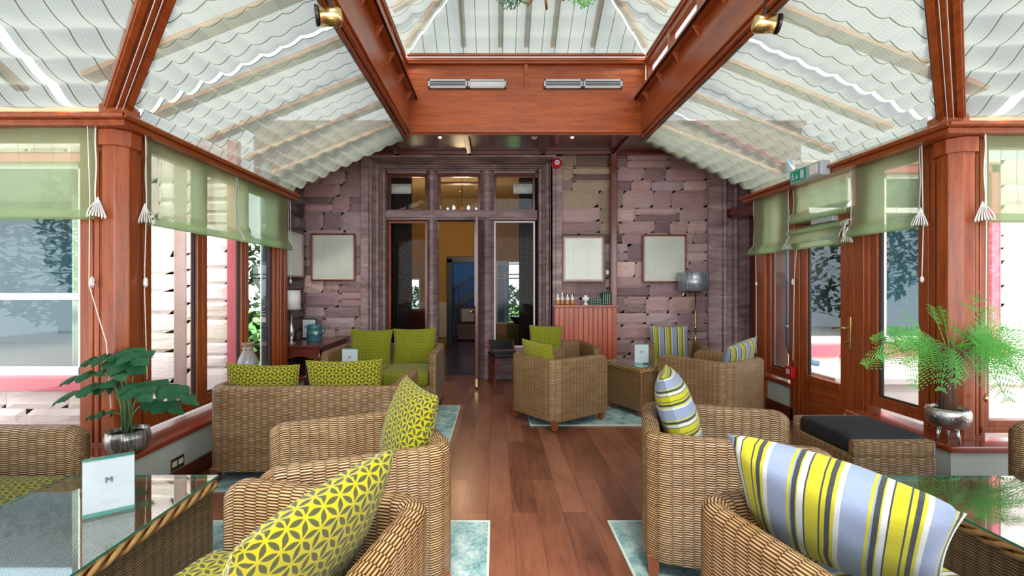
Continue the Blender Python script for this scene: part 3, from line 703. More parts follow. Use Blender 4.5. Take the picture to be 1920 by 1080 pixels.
# ---- roof glazing bars, rafters
def slope(X0, X1, t): return (X0+(X1-X0)*t)
SIDES = {'left': (-2.34, -.97, 1), 'right': (2.99, 1.62, -1)}
for side, (xa, xb, sg) in SIDES.items():
    mb = MB()
    for y in ((2.72, 3.29, 3.87, 4.44, 5.0) if sg > 0 else (2.90, 3.58, 4.2, 5.0)): mb.bar((xa-.1*sg, y, 2.60), (xb, y, 3.19), .10, .03)
    st(mb.build('trim_%d' % (27 if sg > 0 else 28), 'roofbar'))
RAF = {'left': ((-2.28, 2.74, 2.44), (-.95, 1.60, 3.06)), 'right': ((2.90, 2.90, 2.44), (1.60, 1.67, 3.06))}
for side, (p, q) in RAF.items():
    mb = MB(); p, q = Vector(p), Vector(q); d = (q-p).normalized(); x = d.cross(Vector((0, 0, 1))).normalized(); u = x.cross(d)
    mb.bar(p-d*.05, q, .135, .06); 
    for s_ in (-.045, .045): mb.bar(p-d*.02+x*s_-u*.035, q+x*s_-u*.035, .03, .02)
    mb.bar(p-d*.02-u*.035, q-u*.035, .022, .012)
    st(mb.build('trim_%d' % (29 if side == 'left' else 30), 'woody', bevel=.003))
    c = (p + Vector((0, 0, -.0)))
    mb = MB(); mb.lathe([(.10, 0), (.10, .05), (.07, .08)], (p.x+(-.02 if side == 'left' else .02), p.y+.04, 2.385), 12); st(mb.build('trim_%d' % (31 if side == 'left' else 32), 'woodz'))
    for s_ in (-.014, .014):
        mb = MB(); mb.tube([p+x*s_-u*.052+d*.02, q+x*s_-u*.052], .0022, 5)
        tag(mb.build('blind_cord', 'cord'), 'pale blind cord running up the %s valley rafter, %s strand' % (side, 'inner' if s_*(1 if side == 'left' else -1) > 0 else 'outer'), 'cord', 'cords along the rafters')
# ---- roof blinds
def swag(t, n, a0, a1): return -(a0+(a1-a0)*t)*abs(math.sin(PI*n*t))
def roof_blind(fn, ys, ye, label, group, n=11, nu=20, nv=132, amp=(.05, .012)):
    def P(u, v):
        y0, y1 = ys(v), ye(v); c = y0+(y1-y0)*u; X, Y, Z = fn(v, c)
        wv = .3+.7*abs(math.sin(PI*(u*.5+.25)))
        return (X, Y, Z + swag(v, n, *amp)*(.85+.15*math.sin(c*9+v*5)) + .006*math.sin(c*14+v*30))
    mb = MB(); 
    def UV(u, v): c = ys(v)+(ye(v)-ys(v))*u; return (c, v*1.48)
    mb.grid(P, nu, nv, UV); o = mb.build('roof_blind', 'roofcloth', smooth=True); tag(o, label, 'blind', group); return o
for side, (xa, xb, sg) in SIDES.items():
    fn = lambda v, c, xa=xa, xb=xb: (xa+(xb-xa)*v, c, 2.42+.60*v)
    (p, q) = RAF[side]
    yr = lambda v, p=p, q=q: p[1]+.02+(q[1]-p[1])*v + .10
    yg = 2.86 if side == 'left' else 3.02; AM = (.06, .012) if side == 'left' else (.05, .012)
    roof_blind(fn, yr, lambda v, g=yg: g-.025, 'triangular pleated roof blind between the %s valley rafter and the bright gap' % side, 'striped roof blinds', amp=AM)
    if side == 'left': roof_blind(fn, lambda v: 2.865, lambda v: 5.06, 'long swagged striped roof blind over the left side windows', 'striped roof blinds', amp=(.06, .012))
    else:
        roof_blind(fn, lambda v: 3.025, lambda v: 4.26, 'striped roof blind over the right side, the half nearer the fern', 'striped roof blinds', amp=(.05, .012))
        roof_blind(fn, lambda v: 4.28, lambda v: 5.16, 'striped roof blind over the right side, the half nearer the stone wall', 'striped roof blinds', amp=(.06, .012))
def tr_blind(side, x0, x1, tri):
    yp = 2.74 if side == 'left' else 2.90
    fn = lambda v, c: (c, yp - 1.15*v, 2.43+.62*v)
    (p, q) = RAF[side]
    if tri:
        a = (lambda v: x0) ; b = (lambda v: (p[0]+(q[0]-p[0])*v) + (-.09 if side == 'left' else .09))
    else: a = (lambda v: x0); b = (lambda v: x1)
    return roof_blind(fn, a, b, 'checked roof blind over the %s front window, %s the bright gap' % (side, 'rafter side of' if tri else 'outer side of'), 'striped roof blinds', n=8, amp=(.035, .012))
tr_blind('left', -2.50, 0, True); tr_blind('left', -4.6, -2.56, False)
tr_blind('right', 3.12, 0, True); tr_blind('right', 3.19, 5.0, False)
# bars over the transept blinds
for side, xs in (('left', (-2.9, -3.5, -4.1)), ('right', (3.5, 4.1, 4.7))):
    yp = 2.74 if side == 'left' else 2.90; mb = MB()
    for x in xs: mb.bar((x, yp+.05, 2.56), (x, yp-1.15, 3.18), .07, .03)
    st(mb.build('trim_%d' % (33 if side == 'left' else 34), 'roofbar'))
# ---- lantern roof: hip end and two long slopes
HX = (LXO-LXI)/2+.05; xc = (LXI+LXO)/2; k_ = .584
cL, cR = LXI-.05, LXO+.05
HR = (cR-cL)/2
def hipend(u, v): t = v*HR; return (cL+t+(cR-cL-2*t)*u, YC-.01-t, 3.86+k_*t-.02*abs(math.sin(v*PI*7)))
mb = MB(); mb.grid(hipend, 24, 56, lambda u, v: (cL+v*HR+(cR-cL-2*v*HR)*u, v*1.4))
tag(mb.build('lantern_blind', 'roofcloth', smooth=True), 'pleated blind on the hipped end of the lantern above the crossbeam', 'blind', 'lantern blinds')
for side, xs, sg in (('left', cL, 1), ('right', cR, -1)):
    def sl(u, v): t = v*HR; y1 = YC-.05-t; return (xs+sg*t, -1.0+(y1+1.0)*u, 3.86+k_*t-.035*abs(math.sin(v*PI*7)))
    mb = MB(); mb.grid(sl, 24, 56, lambda u, v: (-1.0+(YC-v*HR+1.0)*u, v*1.4))
    tag(mb.build('lantern_blind', 'roofcloth', smooth=True), 'pleated blind on the %s long slope of the lantern' % side, 'blind', 'lantern blinds')
mb = MB()
for x in (-.35, .05, .33, .62, 1.05): t = min(x-cL, cR-x); mb.bar((x, YC, 3.97), (x, YC-t, 3.97+k_*t), .055, .05)
for xs, sg in ((cL, 1), (cR, -1)):
    for y in (4.3, 3.65, 3.0, 2.4): t = HR if y < YC-HR else YC-y; mb.bar((xs, y, 3.97), (xs+sg*t, y, 3.97+k_*t), .06, .05)
    mb.bar((xs+sg*.0, YC+.0, 3.98), (xs+sg*HR, YC-HR, 3.98+k_*HR), .05, .06)
st(mb.build('trim_35', 'roofbar'))
# ---- roof over the part of the room behind the viewer
mb = MB(); mb.box(-4.8, -1.0, -3.5, 1.55, 3.10, 3.13); mb.box(1.65, 5.2, -3.5, 1.62, 3.10, 3.13)
st(mb.build('ceiling', 'roofcloth'))
# spotlights
def spot(x, y, D, aim, label, mount):
    r = thing('spotlight', label, 'spotlight', px(x, y, D), group='brass spotlights on the lantern beams'); P = px(x, y, D)
    M3 = Matrix.Rotation(aim[1], 3, 'Z') @ Matrix.Rotation(aim[0], 3, 'Y')
    MB().lathe([(.012, -.002), (.040, .004), (.047, .02), (.047, .125)], P - M3 @ Vector((0, 0, .06)), 22, M3, cap=False).build('barrel', 'brass', r, smooth=True, solid=.003)
    MB().lathe([(.050, .118), (.050, .132), (.041, .132), (.041, .118)], P - M3 @ Vector((0, 0, .06)), 22, M3, cap=False).build('rim', 'black', r)
    MB().lathe([(.0, .085), (.038, .085), (.038, .10), (.03, .108), (.0, .112)], P - M3 @ Vector((0, 0, .06)), 18, M3, cap=False).build('bulb', 'spotbulb', r, smooth=True)
    q = P+Vector((0, 0, .05)); 
    MB().tube([q, q+Vector((0, 0, .09)), Vector(mount)], .009, 6).build('bracket', 'black', r)
    MB().lathe([(.03, 0), (.035, .02), (.035, .06)], Vector(mount)-Vector((0, 0, .02)), 12).build('base', 'black', r)
MAT['spotbulb'] = plain('spot_bulb_glass', (.55, .68, .62), .1, coat=.5)
spot(619, 31, 2.35, (-PI/2-.12, .35), 'brass cylinder spotlight at the upper left by the lantern beam', (-.99, 2.35, 2.97))
spot(1434, 45, 2.45, (PI/2+.12, -.2), 'brass cylinder spotlight at the upper right by the lantern beam', (1.64, 2.40, 2.97))

# ================================================================== ROMAN BLINDS
def roman(a0, a1, X, Y, z1, z0, axis, sg, label, folds=1, tass=(0, 0), cords=()):
    """a blind hung along y (axis 'y', plane x=X, sg toward the room) or along x (axis 'x', plane y=Y)"""
    def T(a, d, z): return (X+sg*d, a, z) if axis == 'y' else (a, Y-d, z)
    c = T((a0+a1)/2, 0, z1); r = thing('roman_blind', label, 'blind', c, group='green roman blinds')
    mb = MB(); prof = []                       # (depth, z)
    zb = z0+.10*folds
    for k in range(13): t = k/12; prof.append((.012+.004*math.sin(t*9), z1-(z1-zb)*t))
    n = 8
    for f in range(folds):
        for k in range(1, n+1): t = k/n; prof.append((.016+.055*math.sin(t*PI*.55)+.012*f, zb-f*.055-(.10)*t*(1 if f == folds-1 else .55)))
    L = [0]
    for i in range(1, len(prof)): L.append(L[-1]+math.hypot(prof[i][0]-prof[i-1][0], prof[i][1]-prof[i-1][1]))
    N = len(prof)-1; wob = lambda a, z: .004*math.sin(a*11)+.003*math.sin(a*23+z*7)
    def P(u, v): i = round(v*N); a = a0+(a1-a0)*u; d, z = prof[i]; return T(a, d+wob(a, z), z)
    mb.grid(P, 24, N, lambda u, v: (a0+(a1-a0)*u, L[round(v*N)]))
    mb.build('cloth', 'romancloth', r, smooth=True)
    # doubled fold hanging in front of the window at the hem
    mb = MB(); d1 = prof[-1][0]; pts = [(d1, z0), (d1-.02, z0-.012), (.03, z0-.010), (.02, z0+.012), (.02, z0+.05)]
    def Q(u, v): i = round(v*4); return T(a0+(a1-a0)*u, *pts[i])
    mb.grid(Q, 12, 4, lambda u, v: (a0+(a1-a0)*u, v*.1)); mb.build('hem', 'romancloth', r, smooth=True)
    e = .004
    for a in (a0, a1):
        mb = MB()
        for i in range(len(prof)-1):
            (d, z), (d2, z2) = prof[i], prof[i+1]; b = len(mb.v)
            for q in (T(a-e, d+.004, z), T(a+e, d+.004, z), T(a+e, d2+.004, z2), T(a-e, d2+.004, z2)): mb.v.append(Vector(q))
            mb.face([b, b+1, b+2, b+3])
        mb.build('side_tape', 'tassel', r, solid=.002)
    MB().box(*((X, X+sg*.035, a0, a1) if axis == 'y' else (a0, a1, Y-.035, Y)), z1-.005, z1+.03).build('headrail', 'romanfold', r, bevel=.003)
    for t, a in zip(tass, (a0, a1)):
        if t:
            s_ = 1 if a == a0 else -1; mb = MB()      # fan of folded cloth tabs
            for k in range(6):
                u = k/5; aa = a - s_*(.008+.058*u)*t; top = T(a - s_*.03*t, .035, z0+.125)
                b1 = T(aa, .075-.05*u, z0+.008*math.sin(k)); b2 = T(aa-s_*.010*t, .078-.05*u, z0+.004)
                i = len(mb.v); t2 = T(a - s_*(.03+.006)*t, .04, z0+.125)
                for q in (top, t2, b2, b1): mb.v.append(Vector(q))
                mb.face([i, i+1, i+2, i+3])
            mb.build('tassel', 'tassel', r, solid=.004)
    return r
zt = 2.335
roman(-3.22, -2.44, 0, YL-.07, zt, 1.77, 'x', 1, 'sheer green roman blind on the left front window', tass=(0, 1))
roman(-4.0, -3.24, 0, YL-.07, zt, 1.77, 'x', 1, 'sheer green roman blind at the far left, next to the front window blind')
roman(2.98, 4.02, XL+.07, 0, zt, 1.765, 'y', 1, 'sheer green roman blind on the left side wall, beside the left post', tass=(1, 0))
roman(4.04, 5.03, XL+.07, 0, zt, 1.765, 'y', 1, 'sheer green roman blind on the left side wall, nearer the stone house wall')
roman(3.13, 3.85, 0, YR-.07, zt, 1.77, 'x', 1, 'sheer green roman blind on the right front window', tass=(1, 0))
roman(3.87, 4.6, 0, YR-.07, zt, 1.77, 'x', 1, 'sheer green roman blind at the far right, next to the front window blind')
roman(3.16, 3.77, XR-.09, 0, zt, 1.77, 'y', -1, 'green roman blind on the window right of the garden door, above the fern', tass=(1, 1))
roman(3.80, 4.55, XR-.06, 0, zt, 1.985, 'y', -1, 'flat green roman blind above the garden door head')
roman(3.80, 4.50, XR-.10, 0, 1.875, 1.72, 'y', -1, 'short thickly folded green blind on the garden door', folds=2, tass=(1, 0))
roman(4.58, 5.20, XR-.09, 0, zt, 1.72, 'y', -1, 'narrow green roman blind between the garden door and the stone wall', tass=(1, 0))
# cords and cleats
def cord(pts, label, toggle=None, cleat=None):
    o = MB().tube(pts, .0028, 5).build('blind_cord', 'cord'); tag(o, label, 'cord')
    if cleat is not None:
        c = Vector(cleat[0]); d = Vector(cleat[1])
        k = MB(); k.tube([c+Vector((0, 0, -.035))+d*.022, c+d*.012, c+Vector((0, 0, .035))+d*.022], .006, 6); k.tube([c, c+d*.016], .008, 6); 
        k.build('cleat', 'steel', o)
        MB().lathe([(.004, -.03), (.013, -.02), (.012, .02), (.004, .03)], c+d*.024, 8).build('cord_winding', 'cord', o)
    if toggle is not None: MB().lathe([(.004, 0), (.011, .01), (.012, .03), (.004, .045)], toggle, 8).build('toggle', 'brass' if toggle[2] < .8 else 'cord', o, smooth=True)
    return o
y = YL-.11
cord([(-2.47, y, 2.33), (-2.455, y, 1.9), (-2.46, y, 1.42), (-2.46, y, 1.36), (-2.33, y-.03, 1.02), (-2.31, y-.02, .62)], 'white cord on the left post beside the front window blind, slanting behind the leafy plant', toggle=(-2.31, y-.02, .57), cleat=((-2.465, 2.80, 1.38), (0, -1, 0)))
cord([(-2.25, 2.92, 2.33), (-2.25, 2.93, 1.9), (-2.265, 2.93, 1.38), (-2.262, 2.95, .75)], 'white cord hanging straight down the side face of the left post', cleat=((-2.28, 2.93, 1.38), (1, 0, 0)))
cord([(-2.26, 5.0, 2.3), (-2.26, 5.02, 1.7), (-2.27, 5.03, 1.43)], 'white cord with a knot at the far end of the left side windows', toggle=(-2.27, 5.03, 1.39))
cord([(3.10, YR-.12, 2.33), (3.105, YR-.12, 1.7), (3.10, YR-.12, .9), (3.10, YR-.12, .68)], 'cord with a wooden acorn toggle on the right post beside the front blind', toggle=(3.10, YR-.12, .62))
cord([(2.92, 3.12, 2.33), (2.93, 3.12, 1.75), (2.94, 3.14, 1.42)], 'cord down the right post behind the fern top', toggle=(2.94, 3.14, 1.38))
cord([(XR-.13, 4.42, 1.72), (XR-.10, 4.50, 1.42), (XR-.10, 4.52, .62)], 'cord hanging from the door blind along the hinge jamb', cleat=((XR-.07, 4.53, 1.40), (-1, 0, 0)))
cord([(XR-.11, 5.15, 1.72), (XR-.11, 5.14, 1.4), (XR-.11, 5.14, .6)], 'cord on the jamb next to the dark stone corner', toggle=(XR-.11, 5.14, 1.36))

# ================================================================== EXTERIOR
st(MB().box(-14, -2.9, 2.6, 30, -.2, -.06).box(3.6, 16, 2.6, 30, -.2, -.06).box(-14, -4.6, -6, 2.6, -.2, -.06).box(5.2, 16, -6, 2.6, -.2, -.06).build('ground', 'paving'))
def holewall(name, x0, x1, Y, z0, z1, holes, th=.3, mat='palestone', pal=PALE):
    """block wall facing the viewer with rectangular openings (x0, x1, z0, z1) that share rows"""
    mb = MB(); xs = [x0]
    for h in holes: xs += [h[0], h[1]]
    xs.append(x1)
    fn = lambda a, z, d: (a, Y-d, z)
    for i in range(0, len(xs), 2):
        if xs[i+1]-xs[i] > .03: blocks(mb, xs[i], xs[i+1], z0, z1, fn, pal, .2, .36, .007, .35, .9); mb.cur = (.7, .6, .58); mb.box(xs[i], xs[i+1], Y+.012, Y+th, z0, z1)
    for h in holes:
        if h[2] > z0+.02: blocks(mb, h[0], h[1], z0, h[2], fn, pal, .2, .36, .01); mb.cur = (.7, .6, .58); mb.box(h[0], h[1], Y+.012, Y+th, z0, h[2])
        blocks(mb, h[0], h[1], h[3], z1, fn, pal, .2, .36, .01); mb.cur = (.7, .6, .58); mb.box(h[0], h[1], Y+.012, Y+th, h[3], z1)
    return st(mb.build(name, mat))
def sash(name, x0, x1, z0, z1, Y, rail, curt=(), pinkside='r'):
    """painted sash window: pink outer frame, white sashes, glass, dark painted backing and curtains behind"""
    r = struct(name, ((x0+x1)/2, Y, z0)); f = .09; mb = MB()
    mb.box(x0, x0+f, Y+.02, Y+.16, z0, z1); mb.box(x1-f, x1, Y+.02, Y+.16, z0, z1); mb.box(x0, x1, Y+.02, Y+.16, z1-f, z1); mb.box(x0-.03, x1+.03, Y-.06, Y+.16, z0-.02, z0+.10)
    mb.build('window_frame', 'pinkpaint', r, bevel=.006)
    a, b, c, d = x0+f, x1-f, z0+.10, z1-f; mb = MB(); s_ = .055
    mb.box(a, a+s_, Y+.06, Y+.12, c, d); mb.box(b-s_, b, Y+.06, Y+.12, c, d); mb.box(a, b, Y+.06, Y+.12, c, c+.08); mb.box(a, b, Y+.06, Y+.12, d-s_, d); mb.box(a, b, Y+.05, Y+.12, rail-.03, rail+.03)
    mb.build('sash', 'whitepaint', r, bevel=.005)
    MB().box(a+s_, b-s_, Y+.088, Y+.092, c+.08, d-s_).build('glass_pane', 'darkpane', r)
    mb = MB(); mb.box(x0, x1, Y+.55, Y+.6, z0, z1); mb.box(x0-.02, x0, Y+.16, Y+.6, z0, z1); mb.box(x1, x1+.02, Y+.16, Y+.6, z0, z1); mb.build('dark_backing', 'dimbacking', r)
    for k, (cx0, cx1, mt, tx) in enumerate(curt):
        mb = MB(); mb.grid(lambda u, v: (cx0+(cx1-cx0)*u + tx*(1-v)*(u), Y+.075+.18+.015*math.sin(u*30), z0+.1+(z1-z0-.1)*v), 30, 6); mb.build('curtain', mt, r, smooth=True, solid=.003)
    return r
MAT['dimbacking'] = plain('painted_dim_teal', (.03, .07, .085), .8)  # backing painted dark teal for the unlit interior and tree reflections in the panes
MAT['darkpane'] = thinglass('sash_glass', (.80, .88, .90), 1.2, .07)
# left: bay wall with a sash window, its return, and the wall beyond
holewall('wall_exterior', -9, -2.98, 4.2, -.06, 2.75, [(-5.55, -3.77, .42, 2.6)], pal=PALE)
sash('window_24', -5.55, -3.77, .42, 2.6, 4.2, 1.26, [(-4.15, -4.02, 'ycurtain', 0), (-4.06, -3.84, 'curtain', 0)])
holewall('wall_exterior', -2.975, -2.56, 4.36, -.06, 2.75, [], th=.07, pal=PALE)
o = MB().box(-2.555, -2.465, 4.32, 4.40, -.06, 2.75).build('pink_window_jamb', 'pinkpaint', bevel=.004); tag(o, 'faded pink painted timber upright beside the pale stones outside the left windows', 'jamb')
mb = MB(); mb.tube([(-2.515, 4.96, -.05), (-2.515, 4.96, 2.69)], .034, 12); mb.lathe([(.042, 0), (.042, .04)], (-2.515, 4.96, .9), 12); mb.lathe([(.042, 0), (.042, .04)], (-2.515, 4.96, 1.9), 12)
tag(mb.build('drainpipe', 'bluepipe', smooth=True), 'blue grey drainpipe outside the left side windows', 'pipe')
# garden glimpsed past it
st(MB().box(-14, -2.95, 5.7, 30, -.06, -.03).build('ground', 'grass'))
def foliage(name, c, r, label, n=1400, s=.16, mat='tree', cat='tree', trunk=True):
    e = thing(name, label, cat, (c[0], c[1], -.05)); mb = MB(); rnd = random.Random(hash(label) % 1000 if False else len(label))
    for i in range(n):
        a = rnd.uniform(0, 2*PI); ph = math.acos(rnd.uniform(-1, 1)); q = rnd.uniform(.55, 1)**.5
        p = Vector((c[0]+r[0]*q*math.sin(ph)*math.cos(a), c[1]+r[1]*q*math.sin(ph)*math.sin(a), c[2]+r[2]*q*math.cos(ph)))
        d = Vector((rnd.uniform(-1, 1), rnd.uniform(-1, 1), rnd.uniform(-.6, .6))).normalized(); x = d.cross(Vector((.2, .3, 1))).normalized()
        b = len(mb.v); ss = s*rnd.uniform(.6, 1.3)
        for v_ in (p-d*ss, p+x*ss*.45, p+d*ss, p-x*ss*.45): mb.v.append(v_)
        mb.face([b, b+1, b+2, b+3])
    mb.build('foliage', mat, e)
    if trunk: MB().tube([(c[0], c[1], -.05), (c[0]+.05, c[1], c[2]*.6), (c[0], c[1]+.05, c[2])], [.16, .12, .05], 8).build('trunk', 'trunk', e)
foliage('garden_shrub', (-5.4, 8.6, 1.1), (1.6, .9, 1.5), 'green shrub on the lawn seen past the blue grey drainpipe', 1500, .14, cat='shrub', trunk=False)
# right: bay walls with sash windows
holewall('wall_exterior', 3.22, 9.5, 5.0, -.06, 2.75, [(3.30, 4.06,   .62, 2.7), (4.20, 5.56,   .62, 2.7), (5.95, 7.6,   .62, 2.7)], pal=PALE)
sash('window_25', 3.30, 4.06,   .62, 2.7, 5.0, 2.2, [(3.40, 3.50, 'curtain', 0)])
sash('window_26', 4.20, 5.56,   .62, 2.7, 5.0, 2.2, [])
sash('window_27', 5.95, 7.6,   .62, 2.7, 5.0, 2.2, [(6.05, 6.6, 'curtain', 0)])
mb = MB(); mb.box(3.3, 8.5, 4.45, 5.0, -.06, .40); mb.box(3.28, 8.55, 4.40, 5.0, .40, .47); st(mb.build('trim_36', 'paleledge', bevel=.01))
mb = MB(); mb.tube([(3.14, 4.88, 2.75), (3.14, 4.88, .72), (3.17, 4.86, .60), (3.28, 4.82, .56), (3.4, 4.8, .54)], .03, 12); mb.lathe([(.038, 0), (.038, .04)], (3.14, 4.88, .9), 12)
tag(mb.build('drainpipe', 'bluepipe', smooth=True), 'blue grey drainpipe with a bend at its foot outside the narrow right window', 'pipe')
# trees of the garden behind the viewer's side, mirrored in the panes
for i, (x, y_, sc) in enumerate(((-13, -8, 1.2), (-5.5, -11, 1.3), (6.5, -11, 1.3), (14, -8, 1.2))):
    foliage('garden_tree', (x, y_, 3.0*sc), (2.6*sc, 1.8*sc, 2.9*sc), ['tall dark tree in the garden, mirrored in the left panes', 'broad dark tree in the garden, mirrored beside the cream curtain', 'dark tree in the garden, mirrored in the panes behind the fern', 'outermost dark tree in the garden, mirrored at the right edge'][i], 3200, .2)

# ================================================================== FURNITURE
def face(fx, fy): return math.atan2(fx, -fy)
TH, HH = .085, .67
def tub_shell(w, d, h=HH, th=TH, z0=.085, zin=.27):
    """woven back and two arms in one sweep, front at -y"""
    R = .075; hw, hd = w/2-th/2, d/2-th/2; path = []
    n = 16
    for k in range(n+1): path.append((-hw, -d/2+(hd-R+d/2)*(k/n)**1.9, -1, 0))
    for k in range(1, 6): a = PI - k*PI/2/6; path.append((-hw+R+R*math.cos(a), hd-R+R*math.sin(a), math.cos(a), math.sin(a)))
    m_ = max(8, int(w/.08))
    for k in range(m_+1): path.append((-hw+R+(2*hw-2*R)*k/m_, hd, 0, 1))
    for k in range(1, 6): a = PI/2 - k*PI/2/6; path.append((hw-R+R*math.cos(a), hd-R+R*math.sin(a), math.cos(a), math.sin(a)))
    for k in range(n+1): path.append((hw, -d/2+(hd-R+d/2)*(1-k/n)**1.9, 1, 0))
    U = [0]
    for i in range(1, len(path)): U.append(U[-1]+math.hypot(path[i][0]-path[i-1][0], path[i][1]-path[i-1][1]))
    T = U[-1]; r = th/2
    prof = [(r, z0+(h-r-z0)*k/6) for k in range(7)] + [(r*math.cos(k*PI/8), h-r+r*.8*math.sin(k*PI/8)) for k in range(1, 8)] + [(-r, h-r-(h-r-zin)*k/4) for k in range(5)]
    L = [0]
    for i in range(1, len(prof)): L.append(L[-1]+math.hypot(prof[i][0]-prof[i-1][0], prof[i][1]-prof[i-1][1]))
    mb = MB(); NP = len(path)
    for i, (x, y, nx, ny) in enumerate(path):
        e = min(U[i], T-U[i]); drop = .035*max(0, 1-e/.07)**2
        for o_, z in prof:
            zz = z - drop*max(0, (z-.35)/(h-.35)); q = o_*(1-.12*max(0, 1-e/.05))
            mb.v.append(Vector((x+nx*q, y+ny*q, zz)))
    K = len(prof)
    for i in range(NP-1):
        for j in range(K-1):
            mb.face([i*K+j, i*K+j+1, (i+1)*K+j+1, (i+1)*K+j][::-1], [(U[i], L[j]), (U[i], L[j+1]), (U[i+1], L[j+1]), (U[i+1], L[j])][::-1])
    for i, fl in ((0, 1), (NP-1, -1)):                        # woven arm ends, bulging slightly forward
        b = len(mb.v); s_ = -1 if i == 0 else 1
        for j in range(K):
            v = mb.v[i*K+j]; mb.v.append(v + Vector((0, -.0, 0)))
        x = path[i][0]; c = len(mb.v); 
        js = list(range(7, -1, -1)); half = K//2
        # quads between outer and inner profile points at the same height
        out = [(prof[j][0], j) for j in range(K)]
        lo = 0; hi = K-1
        while lo+1 < hi:
            nl = lo+1 if lo < 6 or True else lo; nh = hi-1
            a, b_, c_, d_ = mb.v[i*K+lo], mb.v[i*K+nl], mb.v[i*K+nh], mb.v[i*K+hi]
            idx = [i*K+lo, i*K+nl, i*K+nh, i*K+hi] if nl != nh else [i*K+lo, i*K+nl, i*K+hi]
            if s_ > 0: idx = idx[::-1]
            mb.face(idx, [(mb.v[q].x+.02, mb.v[q].z) for q in idx]); lo, hi = nl, nh
        del mb.v[b:]
    return mb
def seat_apron(w, d, z0=.085, z1=.30):
    mb = MB(); mb.box(-w/2+TH*.9, w/2-TH*.9, -d/2+.015, -d/2+.05, z0, z1); mb.box(-w/2+TH*.9, w/2-TH*.9, -d/2+.05, d/2-TH*.9, z1-.03, z1); return mb
def leg_mb(x, y): mb = MB(); mb.prism([(-.026, -.026), (.026, -.026), (.026, .026), (-.026, .026)], lambda a, b, t: (x+a*(.72 if t == 0 else 1)*1.1, y+b*(.72 if t == 0 else 1)*1.1, t), 0, .10); return mb
def cushion(x0, x1, y0, y1, z0, z1, puff=.02, n=14, Mx=None):
    """soft box cushion with rounded, slightly domed faces"""
    mb = MB(); cx, cy, cz = (x0+x1)/2, (y0+y1)/2, (z0+z1)/2; hx, hy, hz = (x1-x0)/2, (y1-y0)/2, (z1-z0)/2
    prof = [(.0, 1), (.5, 1), (.85, 1), (.95, .97), (.99, .85), (1, .55), (1, 0), (1, -.55), (.99, -.85), (.95, -.97), (.5, -1), (0, -1)]
    def sq(a):
        c, s_ = math.cos(a), math.sin(a); k = 1/max(abs(c), abs(s_)); e = .965 if abs(abs(c)-abs(s_)) < .12 else 1; return c*k*e, s_*k*e
    N = 40; P = []
    for r_, z in prof:
        for k in range(N):
            a = 2*PI*k/N+PI/4; X, Y = sq(a); zz = cz+hz*z+ (puff*(1-r_**2) if z > .9 else 0)
            P.append((cx+hx*X*r_, cy+hy*Y*r_, zz))
    mb.v = [Vector(p) for p in P]
    for j in range(len(prof)-1):
        for k in range(N):
            k2 = (k+1) % N; idx = [j*N+k, (j+1)*N+k, (j+1)*N+k2, j*N+k2]
            if j in (4, 5, 6, 7):
                def uvq(q):
                    p = P[q]; 
                    return (p[0]+p[1], p[2])
                mb.face(idx, [uvq(q) for q in idx])
            else: mb.face(idx, [(P[q][0], P[q][1]) for q in idx])
    if Mx is not None: mb.v = [Mx @ v for v in mb.v]
    return mb
def pillow(w_, h_, t_, n=22, seed=0):
    """scatter pillow in the local xz plane, thickness along y"""
    mb = MB(); rnd = random.Random(seed)
    def arc(W_):
        S_ = [0]; f = lambda a: ((1-a*a)**.42*t_/2 if abs(a) < 1 else 0); m_ = 200
        for i in range(m_): a, b = -1+2*i/m_, -1+2*(i+1)/m_; S_.append(S_[-1]+math.hypot(W_/m_, f(b)-f(a)))
        return lambda u: S_[min(m_, int(round(u*m_)))]
    ax_, az_ = arc(w_), arc(h_)
    for sg in (1, -1):
        def P(u, v):
            a, b = 2*u-1, 2*v-1
            th = (max(0, (1-a*a))*max(0, (1-b*b)))**.42
            pin = .07
            x = a*w_/2*(1-pin*(1-b*b)*abs(a)**3 ); z = b*h_/2*(1-pin*(1-a*a)*abs(b)**3)
            wr = .006*noise.noise(Vector((a*3+seed, b*3, sg)))*th
            return (x, sg*(t_/2*th+wr), z)
        b0 = len(mb.f); mb.grid(P, n, n, lambda u, v: (ax_(u), az_(v)))
        if sg > 0:
            for i in range(b0, len(mb.f)): mb.f[i] = mb.f[i][::-1]; mb.uv[i] = mb.uv[i][::-1]
    return mb
def place_pillow(T1, T2, size, lean, mat, label, thick=.15, group='scatter pillows', roll=0, height=None, toward=None):
    T1, T2 = Vector(T1), Vector(T2); ex = (T2-T1).normalized(); n0 = ex.cross(Vector((0, 0, 1))).normalized(); up = n0.cross(ex).normalized()
    if up.z < 0: up = -up
    if toward is not None and n0.dot(Vector(toward)) < 0: n0 = -n0
    u = (up*math.cos(lean) - n0*math.sin(lean)).normalized()          # bottom leans toward n0
    hh = height or size; c = (T1+T2)/2 - u*hh/2; y = u.cross(ex)
    o = pillow(size, hh, thick, seed=len(label)).build('scatter_pillow', mat, smooth=True, local=True)
    o.matrix_world = Matrix(((ex.x, y.x, u.x, c.x), (ex.y, y.y, u.y, c.y), (ex.z, y.z, u.z, c.z), (0, 0, 0, 1)))
    tag(o, label, 'pillow', group)
    return o
CACHE = {}
